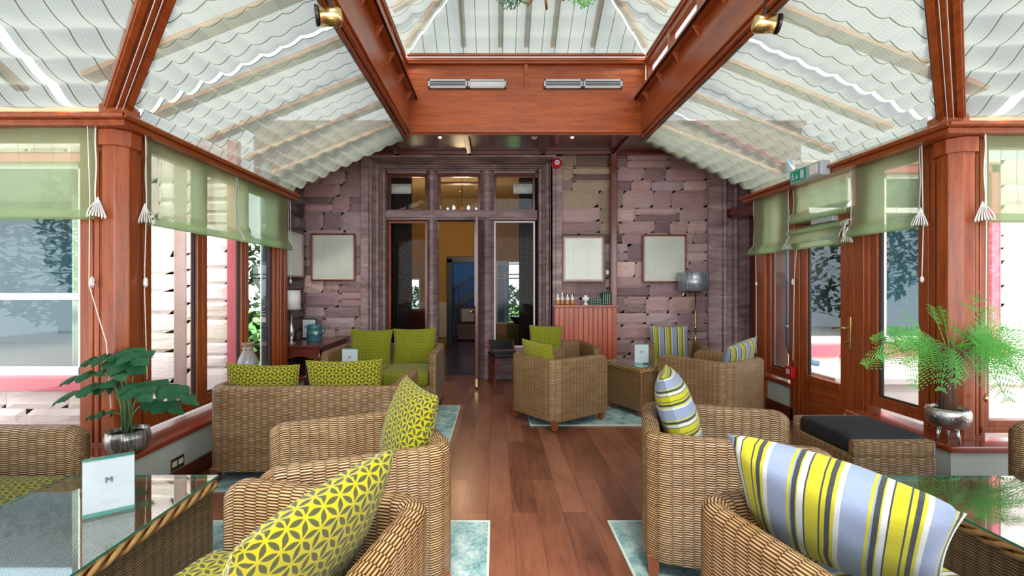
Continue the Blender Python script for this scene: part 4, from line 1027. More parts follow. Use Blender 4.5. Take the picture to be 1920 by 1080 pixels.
def seat(kind, cx, cy, rz, label, w=.70, d=.76, cush='green', name='rattan_armchair', cat='armchair', group='rattan armchairs', mat='wicker', ncush=1):
    r = thing(name, label, cat, (cx, cy, .011), rz, group); key = (w, d, cush, mat, ncush)
    if key in CACHE:
        for ch in CACHE[key].children:
            c = ch.copy(); COL.objects.link(c); c.parent = r
        return r
    tub_shell(w, d).build('woven_shell', mat, r, smooth=True, local=True)
    seat_apron(w, d).build('seat_base', mat, r, local=True)
    for sx in (-1, 1):
        for sy in (-1, 1): leg_mb(sx*(w/2-.05), sy*(d/2-.05)).build('leg', 'legwood', r, local=True, bevel=.003)
    iw = w-2*TH-.01
    for k in range(ncush):
        a = -iw/2+iw*k/ncush; b = a+iw/ncush
        cushion(a+.004, b-.004, -d/2-.03, d/2-TH-.005, .30, .44).build('seat_cushion', cush, r, smooth=True, local=True)
    CACHE[key] = r; return r
seat('c', -.64, 1.24, face(-.975, .22), 'rattan armchair with lime pillow nearest the viewer on the left, turned toward the glass table')
seat('c', -.65, 2.12, face(-.92, -.39), 'rattan armchair with lime pillow behind the nearest left one, beside the walkway')
seat('c', -2.40, 1.92, face(1, 0), 'rattan armchair at the left edge with a bare lime seat cushion facing the glass table')
seat('c', .63, 4.66, face(.81, .59), 'rattan armchair mid-room with its back corner to the walkway and a small lime pillow', cush='olive', w=.69, d=.74)
seat('c', .84, 5.49, face(.12, -.99), 'rattan armchair with olive back cushion in front of the panelled wood cabinet', cush='olive', w=.66, d=.62, mat='wickerd')
seat('c', 2.13, 4.49, face(-.55, .83), 'rattan armchair with striped pillow, its back corner pointing out, near the garden door', cush='stripe2', w=.69, d=.74)
seat('c', 2.18, 5.56, face(-.25, -.97), 'rattan armchair with upright striped back cushion under the floor lamp', cush='stripe2', w=.68, d=.66, mat='wickerd')
seat('c', 1.14, 2.31, face(.95, -.30), 'rattan armchair with a striped pillow seen edge on, right of the walkway', cush='stripe')
seat('c', 1.08, 1.26, face(.97, .26), 'rattan armchair nearest the viewer on the right, with the big striped pillow', cush='stripe')
seat('c', 3.02, 2.0, face(-1, 0), 'rattan armchair cut by the right edge with a lime seat cushion')
seat('s', -1.315, 3.46, PI, 'two-seat rattan sofa turned with its woven back to the viewer', w=1.32, name='rattan_sofa', cat='sofa', group='two-seat rattan sofas', ncush=2)
seat('s', -1.23, 5.16, 0, 'two-seat rattan sofa facing the viewer in front of the stone window', w=1.22, d=.80, cush='olive', name='rattan_sofa', cat='sofa', group='two-seat rattan sofas', ncush=2)
# pillows
place_pillow((-.28, 1.30, .90), (-.488, .84, .86), .50, .5, 'green', 'large lime petal-patterned pillow in the foreground armchair left of the walkway', .16, toward=(-1, .6, 0))
place_pillow((-.477, 2.42, .885), (-.262, 2.05, .86), .44, .30, 'green', 'lime petal-patterned pillow slumped in the second left armchair', .17, toward=(-1, -.3, 0))
place_pillow((-1.93, 3.235, .815), (-1.385, 3.235, .80), .53, .12, 'green', 'left lime pillow standing above the back of the sofa turned away', .14, toward=(0, 1, 0), height=.46)
place_pillow((-1.365, 3.235, .83), (-.80, 3.235, .84), .55, .12, 'green', 'right lime pillow standing above the back of the sofa turned away', .14, toward=(0, 1, 0), height=.46)
place_pillow((-1.71, 5.36, .86), (-1.215, 5.36, .85), .50, .15, 'olive', 'left square olive back cushion on the sofa facing the viewer', .14, toward=(0, -1, 0), height=.44)
place_pillow((-1.215, 5.36, .86), (-.70, 5.36, .87), .51, .15, 'olive', 'right square olive back cushion on the sofa facing the viewer', .14, toward=(0, -1, 0), height=.44)
MAT['green40'] = petals('lime_petal_velvet_fine', (.38, .36, .008), (.08, .085, .014), L=.042)
place_pillow((.23, 4.71, .83), (.56, 4.27, .80), .44, .25, 'green40', 'small lime pillow peeking over the back of the armchair standing mid-room', .14, toward=(.8, .6, 0), height=.4)
place_pillow((.42, 5.70, .875), (.83, 5.72, .865), .42, .12, 'olive', 'square olive cushion upright in the armchair before the cabinet', .13, toward=(.1, -1, 0), height=.44)
place_pillow((2.10, 4.13, .80), (2.53, 4.40, .88), .50, .35, 'stripe2', 'striped yellow and blue pillow above the back of the armchair near the garden door', .15, toward=(-.55, .83, 0), height=.42)
place_pillow((1.95, 5.80, .86), (2.42, 5.72, .86), .47, .12, 'stripe2', 'upright blue and olive striped cushion in the armchair under the floor lamp', .13, toward=(-.2, -1, 0), height=.44)
place_pillow((.83, 2.27, .905), (.99, 2.66, .90), .42, .30, 'stripev', 'striped yellow and blue pillow seen edge on in the second right armchair', .19, toward=(1, -.3, 0), height=.47)
place_pillow((.70, 1.34, .91), (1.02, 1.01, .855), .50, .72, 'stripe', 'large striped yellow and blue pillow in the right foreground armchair', .20, toward=(1, .5, 0), height=.50)
# ---- tables
def table(cx, cy, w, d, h, rz, label, name='rattan_table', mat='wickerd', ins=.0):
    r = thing(name, label, 'table', (cx, cy, .011), rz, 'glass-topped rattan tables'); mb = MB()
    mb.box(-w/2+.012, w/2-.012, -d/2+.012, d/2-.012, .06, h-.045); mb.build('woven_body', mat, r, local=True, bevel=.008)
    MB().box(-w/2+.02, w/2-.02, -d/2+.02, d/2-.02, h-.045, h-.016).build('woven_top', 'wickertop', r, local=True, bevel=.004)
    mb = MB(); z = h-.035; a, b = w/2-.012, d/2-.012; pts = [(-a, -b), (a, -b), (a, b), (-a, b)]
    for i in range(4):
        p, q = pts[i], pts[(i+1) % 4]; L = math.hypot(q[0]-p[0], q[1]-p[1]); n = int(L/.02)
        dx, dy = (q[0]-p[0])/L, (q[1]-p[1])/L
        for st_ in (0, 1, 2):
            mb.tube([(p[0]+(q[0]-p[0])*k/n + dy*.011*math.cos(k*.55+st_*2.09), p[1]+(q[1]-p[1])*k/n - dx*.011*math.cos(k*.55+st_*2.09), z+.017*math.sin(k*.55+st_*2.09)) for k in range(n+1)], .011, 6)
    mb.build('braided_rim', 'braidstrand', r, smooth=True, local=True)
    MB().box(-w/2, w/2, -d/2, d/2, h-.008, h).build('glass_top', 'topglass', r, local=True)
    mb = MB(); e = .0015
    for q in ((-w/2-e, w/2+e, -d/2-e, -d/2), (-w/2-e, w/2+e, d/2, d/2+e), (-w/2-e, -w/2, -d/2, d/2), (w/2, w/2+e, -d/2, d/2)): mb.box(q[0], q[1], q[2], q[3], h-.008, h)
    mb.build('glass_edge', 'edgeglass', r, local=True)
    for sx in (-1, 1):
        for sy in (-1, 1): leg_mb(sx*(w/2-.06), sy*(d/2-.06)).build('leg', 'legwood', r, local=True)
    return r
MAT['braidstrand'] = plain('rattan_strand', (.36, .20, .07), .4, var=.5, scale=60)
table(-1.57, 1.44, .66, 1.18, .50, 0, 'long glass-topped rattan table in the left foreground holding the white menu card')
table(2.0, 1.44, .60, 1.16, .50, 0, 'long glass-topped rattan table in the right foreground beside the striped pillow')
table(1.58, 4.99, .54, .54, .52, -1.06, 'small square glass-topped rattan table between the armchairs near the stone wall')
table(-1.42, 4.32, .50, .50, .54, 0, 'small glass-topped rattan table between the two sofas')
# ---- menu holders
def holder(cx, cy, z, rz, label):
    r = thing('menu_holder', label, 'menu holder', (cx, cy, z+.011), rz, 'acrylic menu holders'); w_, h_ = .148, .205
    MB().box(-w_/2, w_/2, -.004, .004, .012, h_).build('menu_card', 'card', r, local=True, bevel=.0005)
    mb = MB(); mb.box(-w_/2-.002, w_/2+.002, -.03, .03, 0, .004); mb.box(-w_/2-.002, w_/2+.002, -.008, -.005, .004, h_+.006); mb.box(-w_/2-.002, w_/2+.002, .005, .008, .004, h_+.006); mb.build('acrylic_stand', 'glass', r, local=True)
    mb = MB(); mb.box(-w_/2, w_/2, -.0095, -.0085, .0, .014); mb.build('green_edge', 'edgeglass', r, local=True); MB().box(-w_/2, w_/2, -.0095, .0085, h_, h_+.007).build('green_edge', 'edgeglass', r, local=True)
    Mx = Matrix.Translation((0, -.0092, .125)) @ Matrix.Rotation(PI/2, 4, 'X')
    text('M', .030, 'logo', Mx, 'printed_emblem', r, .0002)
    mb = MB()
    for k, (ww, zz, hh) in enumerate(((.080, .098, .003), (.045, .088, .0015), (.055, .047, .0015), (.035, .041, .0015))):
        n = 9
        for i in range(n): x = -ww/2+ww*i/n; mb.box(x, x+ww/n*.6, -.0092, -.0088, zz, zz+hh)
    mb.build('printed_lettering', 'faintprint', r, local=True); return r
MAT['logo'] = plain('dark_print', (.06, .08, .08), .6); MAT['faintprint'] = plain('faint_print', (.62, .65, .66), .6)
holder(-1.437, 1.69, .50, math.atan2(.104, .102)*.78, 'white menu card in an acrylic stand on the left foreground glass table')
holder(1.555, 4.86, .52, .0, 'white menu card in an acrylic stand on the small square table on the right')
holder(-1.40, 4.36, .54, 0, 'white menu card in an acrylic stand between the two sofas')
# ---- ottoman
r = thing('rattan_ottoman', 'rattan footstool with inset black cushion beside the right window sill', 'footstool', (2.40, 3.02, 0))
mb = MB(); W, Dp = .50, .58
mb.box(-W/2, W/2, -Dp/2, Dp/2, .05, .33)
mb.build('woven_body', 'wicker', r, local=True, bevel=.02)
for sy, nm in ((-1, 'a'), (1, 'b')):
    mb = MB(); y0 = -Dp/2 if sy < 0 else Dp/2-.06
    mb.box(-W/2, W/2, y0, y0+.06, .32, .425); mb.build('woven_rail', 'wicker', r, local=True, bevel=.022)
cushion(-W/2+.015, W/2-.005, -Dp/2+.062, Dp/2-.062, .33, .435, .012).build('seat_cushion', 'blackcush', r, smooth=True, local=True)
for sx in (-1, 1):
    for sy in (-1, 1): leg_mb(sx*(W/2-.05), sy*(Dp/2-.05)).build('leg', 'legwood', r, local=True)
# ---- rugs
for (x0, x1, y0, y1, lab) in ((-1.92, -.045, .2, 2.6, 'blue-green rug edge under the left foreground armchairs'), (.65, 2.6, .2, 2.6, 'blue-green rug edge under the right foreground armchairs'), (-2.0, -.41, 3.0, 5.14, 'blue-green rug between the two rattan sofas'), (.34, 2.5, 4.43, 5.75, 'blue-green rug under the small square table by the stone wall')):
    o = MB().box(x0, x1, y0, y1, .001, .009).build('rug', 'rug'); tag(o, lab, 'rug', 'blue-green rugs')
    mb = MB(); e = .012
    for q in ((x0-e, x1+e, y0-e, y0), (x0-e, x1+e, y1, y1+e), (x0-e, x0, y0, y1), (x1, x1+e, y0, y1)): mb.box(*q, .001, .011)
    mb.build('bound_edge', 'rugedge', o, local=False)

# ================================================================== SMALLER THINGS
# cabinet with tongue and groove front
cx0, cx1 = px(1040, 0, 5.86).x, px(1157, 0, 5.86).x
r = thing('cabinet', 'reddish pine cabinet with vertical tongue-and-groove front against the stone wall', 'cabinet', ((cx0+cx1)/2, 5.95, 0))
mb = MB(); mb.box(cx0, cx1, 5.88, 6.055, 0, 1.09); mb.build('carcass', 'cabwood', r)
mb = MB(); n = 13; ww = (cx1-cx0)/n
for k in range(n): mb.box(cx0+k*ww+.003, cx0+(k+1)*ww-.003, 5.862, 5.88, .02, 1.085)
mb.build('front_boards', 'cabwood', r, bevel=.004)
MB().box(cx0-.015, cx1+.005, 5.845, 6.055, 1.09, 1.115).build('top', 'cabwoodx', r, bevel=.004)
MAT['amber'] = plain('amber_liquid', (.42, .16, .015), .12, coat=.6)
MAT['clearjar'] = plain('milky_glass', (.75, .78, .74), .12, coat=.4)
for k, (x, y_, hh) in enumerate(((1046, 5.93, .13), (1054, 5.97, .15), (1064, 5.93, .125), (1073, 5.97, .12))):
    P = px(x, 570, y_); r = thing('sauce_bottle', ['amber-filled glass bottle at the left end of the cabinet top', 'tallest amber-filled bottle, second from the left on the cabinet', 'amber-filled glass bottle, third from the left on the cabinet', 'amber-filled glass bottle nearest the white cup on the cabinet'][k], 'bottle', (P.x, y_, 1.115), group='bottles on the cabinet')
    MB().lathe([(.026, 0), (.028, .01), (.028, .055), (.026, .06)], (P.x, y_, 1.115), 14).build('contents', 'amber', r, smooth=True)
    MB().lathe([(.027, .06), (.024, .085), (.010, .11), (.010, hh)], (P.x, y_, 1.115), 14).build('neck', 'clearjar', r, smooth=True)
    MB().lathe([(.011, hh), (.011, hh+.015), (.006, hh+.018)], (P.x, y_, 1.115), 10).build('cap', 'steel', r)
P = px(1098, 570, 5.95); o = MB().lathe([(.032, 0), (.034, .01), (.012, .03), (.012, .04), (.045, .06), (.052, .085), (.044, .10), (.02, .105), (.018, .115), (.03, .125)], (P.x, 5.95, 1.115), 20).build('white_cup', 'white', smooth=True); tag(o, 'white footed china cup on the cabinet beside the green books', 'cup')
MAT['bookgreen'] = plain('green_book_cloth', (.015, .10, .065), .6); MAT['booknavy'] = plain('dark_teal_book_cloth', (.015, .05, .06), .6); MAT['page'] = plain('book_pages', (.7, .66, .55), .8); MAT['gilt'] = plain('gilt_print', (.65, .6, .4), .4)
def book(x0, x1, y0, y1, z0, z1, cm, label, spine='x'):
    r = thing('book', label, 'book', ((x0+x1)/2, (y0+y1)/2, z0), group='green bound books on the cabinet'); mb = MB(); t = .003
    if spine == 'flat': mb.box(x0, x1, y0, y1, z0, z0+t); mb.box(x0, x1, y0, y1, z1-t, z1); mb.box(x0, x1, y0, y0+t, z0, z1)
    else: mb.box(x0, x0+t, y0, y1, z0, z1); mb.box(x1-t, x1, y0, y1, z0, z1); mb.box(x0, x1, y0, y0+t, z0, z1)
    mb.build('cover', cm, r)
    MB().box(x0+t, x1-t, y0+t, y1-t, z0+t, z1-t).build('pages', 'page', r)
    mb = MB()
    if spine == 'flat':
        for k in range(5): xx = x0+.02+k*(x1-x0-.03)/5; mb.box(xx, xx+.014, y0-.0006, y0, (z0+z1)/2-.003, (z0+z1)/2+.003)
    else:
        for k in range(5): zz = z0+.012+k*(z1-z0-.02)/5; mb.box((x0+x1)/2-.003, (x0+x1)/2+.003, y0-.0006, y0, zz, zz+.013)
    mb.build('spine_lettering', 'gilt', r)
bx0 = px(1105, 0, 5.90).x; bx1 = px(1130, 0, 5.90).x
for k in range(4): book(bx0, bx1-.002, 5.90, 6.02, 1.116+k*.022, 1.116+k*.022+.021, 'booknavy' if k % 2 else 'bookgreen', 'dark green bound book lying flat in the stack, %s' % ['lowest of four', 'second from the bottom', 'third from the bottom', 'topmost of four'][k], 'flat')
for k in range(4): x = bx1+.001+k*.026; book(x, x+.024, 5.90, 6.02, 1.116, 1.116+.16, 'bookgreen', 'green bound book standing upright, %s' % ['first beside the flat stack', 'second from the flat stack', 'third from the flat stack', 'last one next to the dark downpipe'][k])
# downpipe casing on the stone wall
a, b = px(1145, 0, 6.0).x, px(1157, 0, 6.0).x
st(MB().box(a, b, 5.98, 6.09, 1.1, 3.14).box(a-.01, a+.01, 5.96, 5.98, 1.1, 3.14).build('trim_37', 'darkwoodz', bevel=.01))
MB().box(a-.05, a-.01, 6.05, 6.08, 1.52, 1.57).build('wall_switch', 'white')
tag(bpy.data.objects['wall_switch'], 'tiny white switch on the stone beside the dark downpipe casing', 'switch')
# framed maps
def picture(P0, P1, label, side=False):
    """P0 top left, P1 bottom right in pixels at the back wall"""
    if not side:
        Y = YB-.03; x0, z1 = px(P0[0], P0[1], Y).x, px(P0[0], P0[1], Y).z; x1, z0 = px(P1[0], P1[1], Y).x, px(P1[0], P1[1], Y).z
        r = thing('framed_map', label, 'picture', ((x0+x1)/2, Y, z0), group='framed maps on the stone walls'); f = .022; mb = MB()
        mb.box(x0, x1, Y-.03, Y+.02, z0, z0+f); mb.box(x0, x1, Y-.03, Y+.02, z1-f, z1); mb.box(x0, x0+f, Y-.03, Y+.02, z0+f, z1-f); mb.box(x1-f, x1, Y-.03, Y+.02, z0+f, z1-f)
        mb.build('frame', 'darkwoodz', r, bevel=.005)
        MB().box(x0+f, x1-f, Y-.012, Y-.004, z0+f, z1-f).build('mount', 'mountcard', r)
        g = f+.02; MB().box(x0+g, x1-g, Y-.014, Y-.012, z0+g, z1-g).build('map_sheet', 'map', r)
        mb = MB(); mb.box((x0+x1)/2-.13, (x0+x1)/2-.128, Y-.0146, Y-.014, z0+g, z1-g); mb.box((x0+x1)/2+.06, (x0+x1)/2+.062, Y-.0146, Y-.014, z0+g, z1-g); mb.box(x0+g, x1-g, Y-.0146, Y-.014, (z0+z1)/2, (z0+z1)/2+.002); mb.build('fold_line', 'foldline', r)
    else:
        X = -2.515; y0, y1, z0, z1 = 5.42, 5.92, 1.47, 2.05
        r = thing('framed_map', label, 'picture', (X, 5.67, z0), group='framed maps on the stone walls'); f = .022; mb = MB()
        mb.box(X-.02, X+.02, y0, y1, z0, z0+f); mb.box(X-.02, X+.02, y0, y1, z1-f, z1); mb.box(X-.02, X+.02, y0, y0+f, z0, z1); mb.box(X-.02, X+.02, y1-f, y1, z0, z1); mb.build('frame', 'darkwoodz', r, bevel=.005)
        MB().box(X-.005, X+.008, y0+f, y1-f, z0+f, z1-f).build('map_sheet', 'map', r)
MAT['mountcard'] = plain('cream_mount', (.62, .52, .42), .6); MAT['foldline'] = plain('map_fold', (.40, .43, .38), .7)
picture((584, 438), (667, 527), 'framed faded map on the stone wall left of the stone window')
picture((1054, 442), (1133, 529), 'framed faded map above the pine cabinet')
picture((1204, 440), (1286, 530), 'framed faded map on the stone wall behind the floor lamp')
picture(0, 0, 'framed faded map seen at an angle on the left return wall', True)
# fire bell
P = px(1044, 306, 6.03); r = thing('fire_bell', 'round red fire alarm bell high on the stone beside the window surround', 'alarm', (P.x, 6.03, P.z))
RX = Matrix.Rotation(PI/2, 3, 'X')
MB().lathe([(.07, -.05), (.07, 0), (.055, .03), (.03, .042), (0, .045)], P, 24, RX).build('gong', 'red', r, smooth=True)
MB().lathe([(.032, .036), (.032, .046), (0, .047)], P, 18, RX).build('label_disc', 'card', r)
MB().lathe([(.010, .046), (.008, .053), (0, .054)], P, 10, RX).build('cap_nut', 'red', r)
# exit sign above the garden door
r = thing('exit_sign', 'white emergency exit light box with green running-man panel above the garden door', 'exit sign', (2.80, 4.06, 2.30))
MB().box(2.755, 2.84, 3.86, 4.27, 2.305, 2.43).build('housing', 'grey', r, bevel=.01)
MB().box(2.750, 2.756, 4.04, 4.255, 2.318, 2.418).build('green_panel', 'greensign', r, bevel=.001)
mb = MB(); X = 2.7485
def pl(pts): 
    b = len(mb.v)
    for y_, z in pts: mb.v.append(Vector((X, y_, z)))
    mb.face(list(range(b, b+len(pts))))
pl([(4.225, 2.40), (4.21, 2.40), (4.21, 2.385), (4.225, 2.385)]); pl([(4.24, 2.38), (4.215, 2.38), (4.205, 2.355), (4.225, 2.355)]); pl([(4.225, 2.355), (4.21, 2.36), (4.185, 2.335), (4.195, 2.33)]); pl([(4.225, 2.355), (4.215, 2.355), (4.225, 2.328), (4.238, 2.325)]); pl([(4.215, 2.375), (4.19, 2.362), (4.19, 2.368), (4.215, 2.383)])
pl([(4.165, 2.375), (4.15, 2.375), (4.15, 2.355), (4.138, 2.355), (4.1575, 2.335), (4.177, 2.355), (4.165, 2.355)])
pl([(4.11, 2.405), (4.065, 2.405), (4.065, 2.33), (4.11, 2.33)])
mb.build('pictogram', 'card', r)
MB().box(2.752, 2.80, 3.90, 4.00, 2.33, 2.41).build('diffuser', 'white', r, bevel=.004)
r = thing('door_closer', 'grey door closer under the head of the garden door', 'door closer', (2.97, 4.1, 1.93))
MB().box(2.945, 3.0, 3.98, 4.26, 1.93, 1.98).build('body', 'grey', r, bevel=.006)
MB().bar((2.96, 4.24, 1.94), (2.93, 4.44, 1.95), .02, .012).build('arm', 'black', r)
# red call point on the hinge jamb
P = Vector((XR-.06, 4.57, .50)); r = thing('fire_call_point', 'small red fire call point low on the jamb left of the garden door', 'alarm', P)
MB().box(P.x-.05, P.x, 4.53, 4.64, .44, .55).build('housing', 'red', r, bevel=.008)
MB().box(P.x-.052, P.x-.05, 4.56, 4.61, .475, .525).build('glass_window', 'card', r)
MB().tube([(P.x-.02, 4.56, .44), (P.x-.02, 4.57, .40), (P.x-.01, 4.58, .365)], .008, 6).build('cable', 'red', r)
# socket on the low left wall
r = thing('wall_socket', 'brass double wall socket on the pale low wall under the left sill', 'socket', (-2.14, 3.06, .13))
X = SLX-.03
MB().box(X, X+.006, 3.0, 3.13, .125, .205).build('plate', 'brass', r, bevel=.002)
MB().box(X+.006, X+.009, 3.015, 3.055, .15, .185).box(X+.006, X+.009, 3.075, 3.115, .15, .185).build('insert', 'white', r)
# desk in the corner
r = thing('writing_desk', 'dark carved mahogany side desk in the left stone corner', 'desk', (-2.22, 5.55, 0)); x0, x1, y0, y1 = -2.49, -1.95, 5.12, 6.03
MB().box(x0, x1, y0, y1, .665, .69).box(x0+.02, x1-.02, y0+.02, y1-.0, .64, .665).build('top', 'darkwoody', r, bevel=.006)
mb = MB(); mb.box(x0+.03, x1-.03, y0+.03, y0+.05, .56, .64); mb.box(x1-.05, x1-.03, y0+.03, y1-.03, .54, .64); mb.box(x0+.03, x0+.05, y0+.03, y1-.03, .54, .64)
pts = [(-.26, .56)] + [(-.20+.40*k/10, .56-.0+.0*k) for k in range(11)]
for k in range(10):
    u = k/10-.45; xa = (x0+x1)/2+(-.25+.5*k/10); z = .56-.10*abs(2*(k+.5)/10-1)**2; mb.box(xa, xa+.05, y0+.032, y0+.048, z, .565)
mb.build('apron', 'darkwoodx', r, bevel=.002)
for sx in (x0+.06, x1-.06):
    for sy in (y0+.06, y1-.06): MB().lathe([(.022, 0), (.028, .03), (.018, .06), (.03, .20), (.022, .30), (.034, .40), (.026, .48), (.036, .54), (.036, .60)], (sx, sy, 0), 12).build('leg', 'darkwoodz', r, smooth=True)
MB().lathe([(.014, 0), (.02, .01), (.02, .02), (0, .028)], ((x0+.07), y0+.03, .60), 12, Matrix.Rotation(PI/2, 3, 'X')).build('knob', 'darkwoodz', r, smooth=True)
# enamel jug
P = Vector((-2.235, 5.6, .69)); r = thing('enamel_jug', 'blue-green enamel churn jug with a white heart tag on the corner desk', 'jug', P)
MB().lathe([(.088, 0), (.09, .01), (.09, .085), (.096, .09), (.086, .10), (.086, .15), (.09, .155), (.075, .18), (.08, .20), (.07, .20)], P, 24).build('body', 'teal', r, smooth=True)
MB().tube([P+Vector((.07, 0, .17)), P+Vector((.12, 0, .15)), P+Vector((.125, 0, .10)), P+Vector((.09, 0, .08))], .007, 6).build('handle', 'teal', r, smooth=True)
mb = MB(); hp = []
for k in range(16):
    t = 2*PI*k/16; hp.append((.0018*16*math.sin(t)**3/1.1, .0018*(13*math.cos(t)-5*math.cos(2*t)-2*math.cos(3*t)-math.cos(4*t))))
mb.prism(hp, lambda a, b, t: (P.x+.055+a, P.y-.09+t, P.z+.10+b), -.004, 0); mb.build('heart_tag', 'card', r)
r = thing('tablet_stand', 'dark framed white notice leaning behind the enamel jug', 'notice', (-2.34, 5.72, .69))
MB().box(-2.46, -2.27, 5.76, 5.775, .69, .95).build('frame', 'black', r, bevel=.002); MB().box(-2.445, -2.285, 5.755, 5.76, .71, .935).build('notice_sheet', 'card', r); MB().box(-2.42, -2.36, 5.752, 5.755, .83, .86).build('blue_label', 'bluewall', r)
# table lamp on the desk
P = Vector((-2.385, 5.30, .69)); r = thing('table_lamp', 'table lamp with plain white drum shade in the left stone corner', 'lamp', P)
MB().lathe([(.05, 0), (.05, .012), (.015, .03), (.03, .10), (.035, .16), (.012, .24), (.008, .45)], P, 16).build('base', 'silverstreak', r, smooth=True)
MAT['shade'] = fabric('white_lamp_shade', 'x', (.85, .82, .76), 0, .4)
MB().lathe([(.105, .40), (.098, .62)], P, 28, cap=False).build('lamp_shade', 'white', r, smooth=True, solid=.002)
# floor lamp
P = Vector((2.60, 5.93, 0)); r = thing('floor_lamp', 'brass floor lamp with mottled silver drum shade in front of the stone pilaster', 'lamp', P)
MB().lathe([(.11, 0), (.11, .015), (.04, .03), (.015, .05)], P, 20).build('base', 'brass', r, smooth=True)
MB().lathe([(.010, .04), (.010, .60), (.016, .61), (.016, .63), (.010, .64), (.010, .80), (.017, .81), (.017, .83), (.009, .84), (.009, 1.32)], P, 12).build('pole', 'brass', r, smooth=True)
MB().tube([P+Vector((0, 0, 1.28)), P+Vector((-.16, -.02, 1.27)), P+Vector((-.17, -.02, 1.24))], .007, 6).build('switch_arm', 'brass', r)
MB().lathe([(.185, 1.30), (.182, 1.535)], P+Vector((-.045, -.02, 0)), 36, cap=False).build('lamp_shade', 'silverstreak2', r, smooth=True, solid=.003)
# milk-churn vase on the left sill
P = Vector((-2.235, 4.10, .362)); r = thing('ceramic_vase', 'grey and brown glazed churn-shaped vase on the left sill', 'vase', P)
MAT['vaseglaze'] = None
m = M('vase_glaze'); v = m.coord('Object'); _, _, z = m.xyz(v); nz = m.noise(v, 9, 3); f = ((z-.36)*9 + (nz-.5)*1.2).clamp()
m.set(col=m.mix(f, (.30, .30, .32), (.30, .20, .11)), rough=.2, coat=.6); MAT['vaseglaze'] = m.m
MB().lathe([(.07, 0), (.075, .01), (.078, .10), (.085, .28), (.083, .33), (.06, .38), (.04, .42), (.038, .45), (.052, .475), (.054, .485), (.045, .485), (.035, .45)], P, 26).build('body', 'vaseglaze', r, smooth=True)
MB().lathe([(.044, .425), (.046, .435), (.044, .445)], P, 20).build('neck_ring', 'vaseglaze', r)
# ---- leafy plant in streaked pot, left sill
P = Vector((-2.205, 2.725, .362)); plant = thing('potted_philodendron', 'green split-leaf plant in a streaked silver bowl on the left sill corner', 'plant', P)
MB().lathe([(.06, 0), (.085, .012), (.108, .05), (.114, .09), (.104, .135), (.098, .135), (.104, .09), (.09, .06), (0, .05)], P, 30).build('pot', 'silverstreak', plant, smooth=True)
MB().lathe([(0, .105), (.10, .105), (.10, .11)], P, 20, cap=False).build('soil', 'soil', plant)
rnd = random.Random(3)
def leaf(mb, base, dirv, nrm, L, W, lobes=5, droop=.35):
    """split leaf blade: midrib from base along dirv"""
    d = Vector(dirv).normalized(); n = Vector(nrm).normalized(); s_ = d.cross(n).normalized(); n = s_.cross(d)
    N = 36; pts = []
    for k in range(N+1):
        t = k/N
        wd = W/2*(math.sin(PI*min(1, t*.93+.09))**.75)*(1-.25*t)
        cut = .62+.38*abs(math.cos(lobes*PI*t*1.0)) if .12 < t < .93 else 1
        pts.append((t, wd*cut))
    def Q(t, w_): 
        dz = -droop*L*t*t - .25*abs(w_)*1.0 + .012*math.sin(t*18+w_*30)
        shift = .28*abs(w_)
        return Vector(base) + d*(L*t + shift) + s_*w_ + n*dz
    for sg in (-1, 1):
        for k in range(N):
            (t0, w0), (t1, w1) = pts[k], pts[k+1]; b = len(mb.v)
            for q in (Q(t0, 0), Q(t0, sg*w0*.5), Q(t0, sg*w0), Q(t1, sg*w1), Q(t1, sg*w1*.5), Q(t1, 0)): mb.v.append(q)
            mb.face([b, b+1, b+4, b+5]); mb.face([b+1, b+2, b+3, b+4])
leaves = [ # tip offset from the pot: base x, y, z, direction, length, width
    ((-.10, -.02, .44), (.95, -.35, .12), .27, .24), ((-.02, .00, .50), (.8, -.5, .05), .24, .22), ((-.04, -.02, .47), (-.9, -.3, .05), .20, .17),
    ((-.08, -.06, .38), (-.95, -.2, .02), .26, .13), ((-.02, -.06, .32), (-1, -.25, -.05), .36, .15), ((.03, -.05, .30), (.9, -.5, .05), .24, .20),
    ((.10, -.02, .31), (1, -.05, -.08), .34, .20), ((.08, .01, .18), (.95, -.15, .10), .25, .17), ((-.02, -.08, .15), (-.95, -.1, .02), .17, .07), ((.02, .02, .42), (.3, -.8, .0), .20, .2), ((-.06, .03, .30), (-.3, -.7, .1), .18, .2)]
fm = MB(); sm = MB()
for (b, d, L, W) in leaves:
    b = Vector(b)*1.0; B = P+Vector((0, 0, .11))+b; leaf(fm, B, d, (0, -.35, 1), L, W)
    r0 = Vector((rnd.uniform(-.03, .03), rnd.uniform(-.03, .03), 0)); A = P+Vector((0, 0, .10))+r0
    sm.tube([A, A*.6+B*.4+Vector((b.x*-.15, 0, .04)), B*.7+A*.3+Vector((0, 0, .03)), B+Vector(d).normalized()*.02], [.0055, .0045, .004, .003], 6)
o = fm.build('foliage', 'leaf', plant, smooth=True); sm.build('stems', 'stemg', plant, smooth=True)
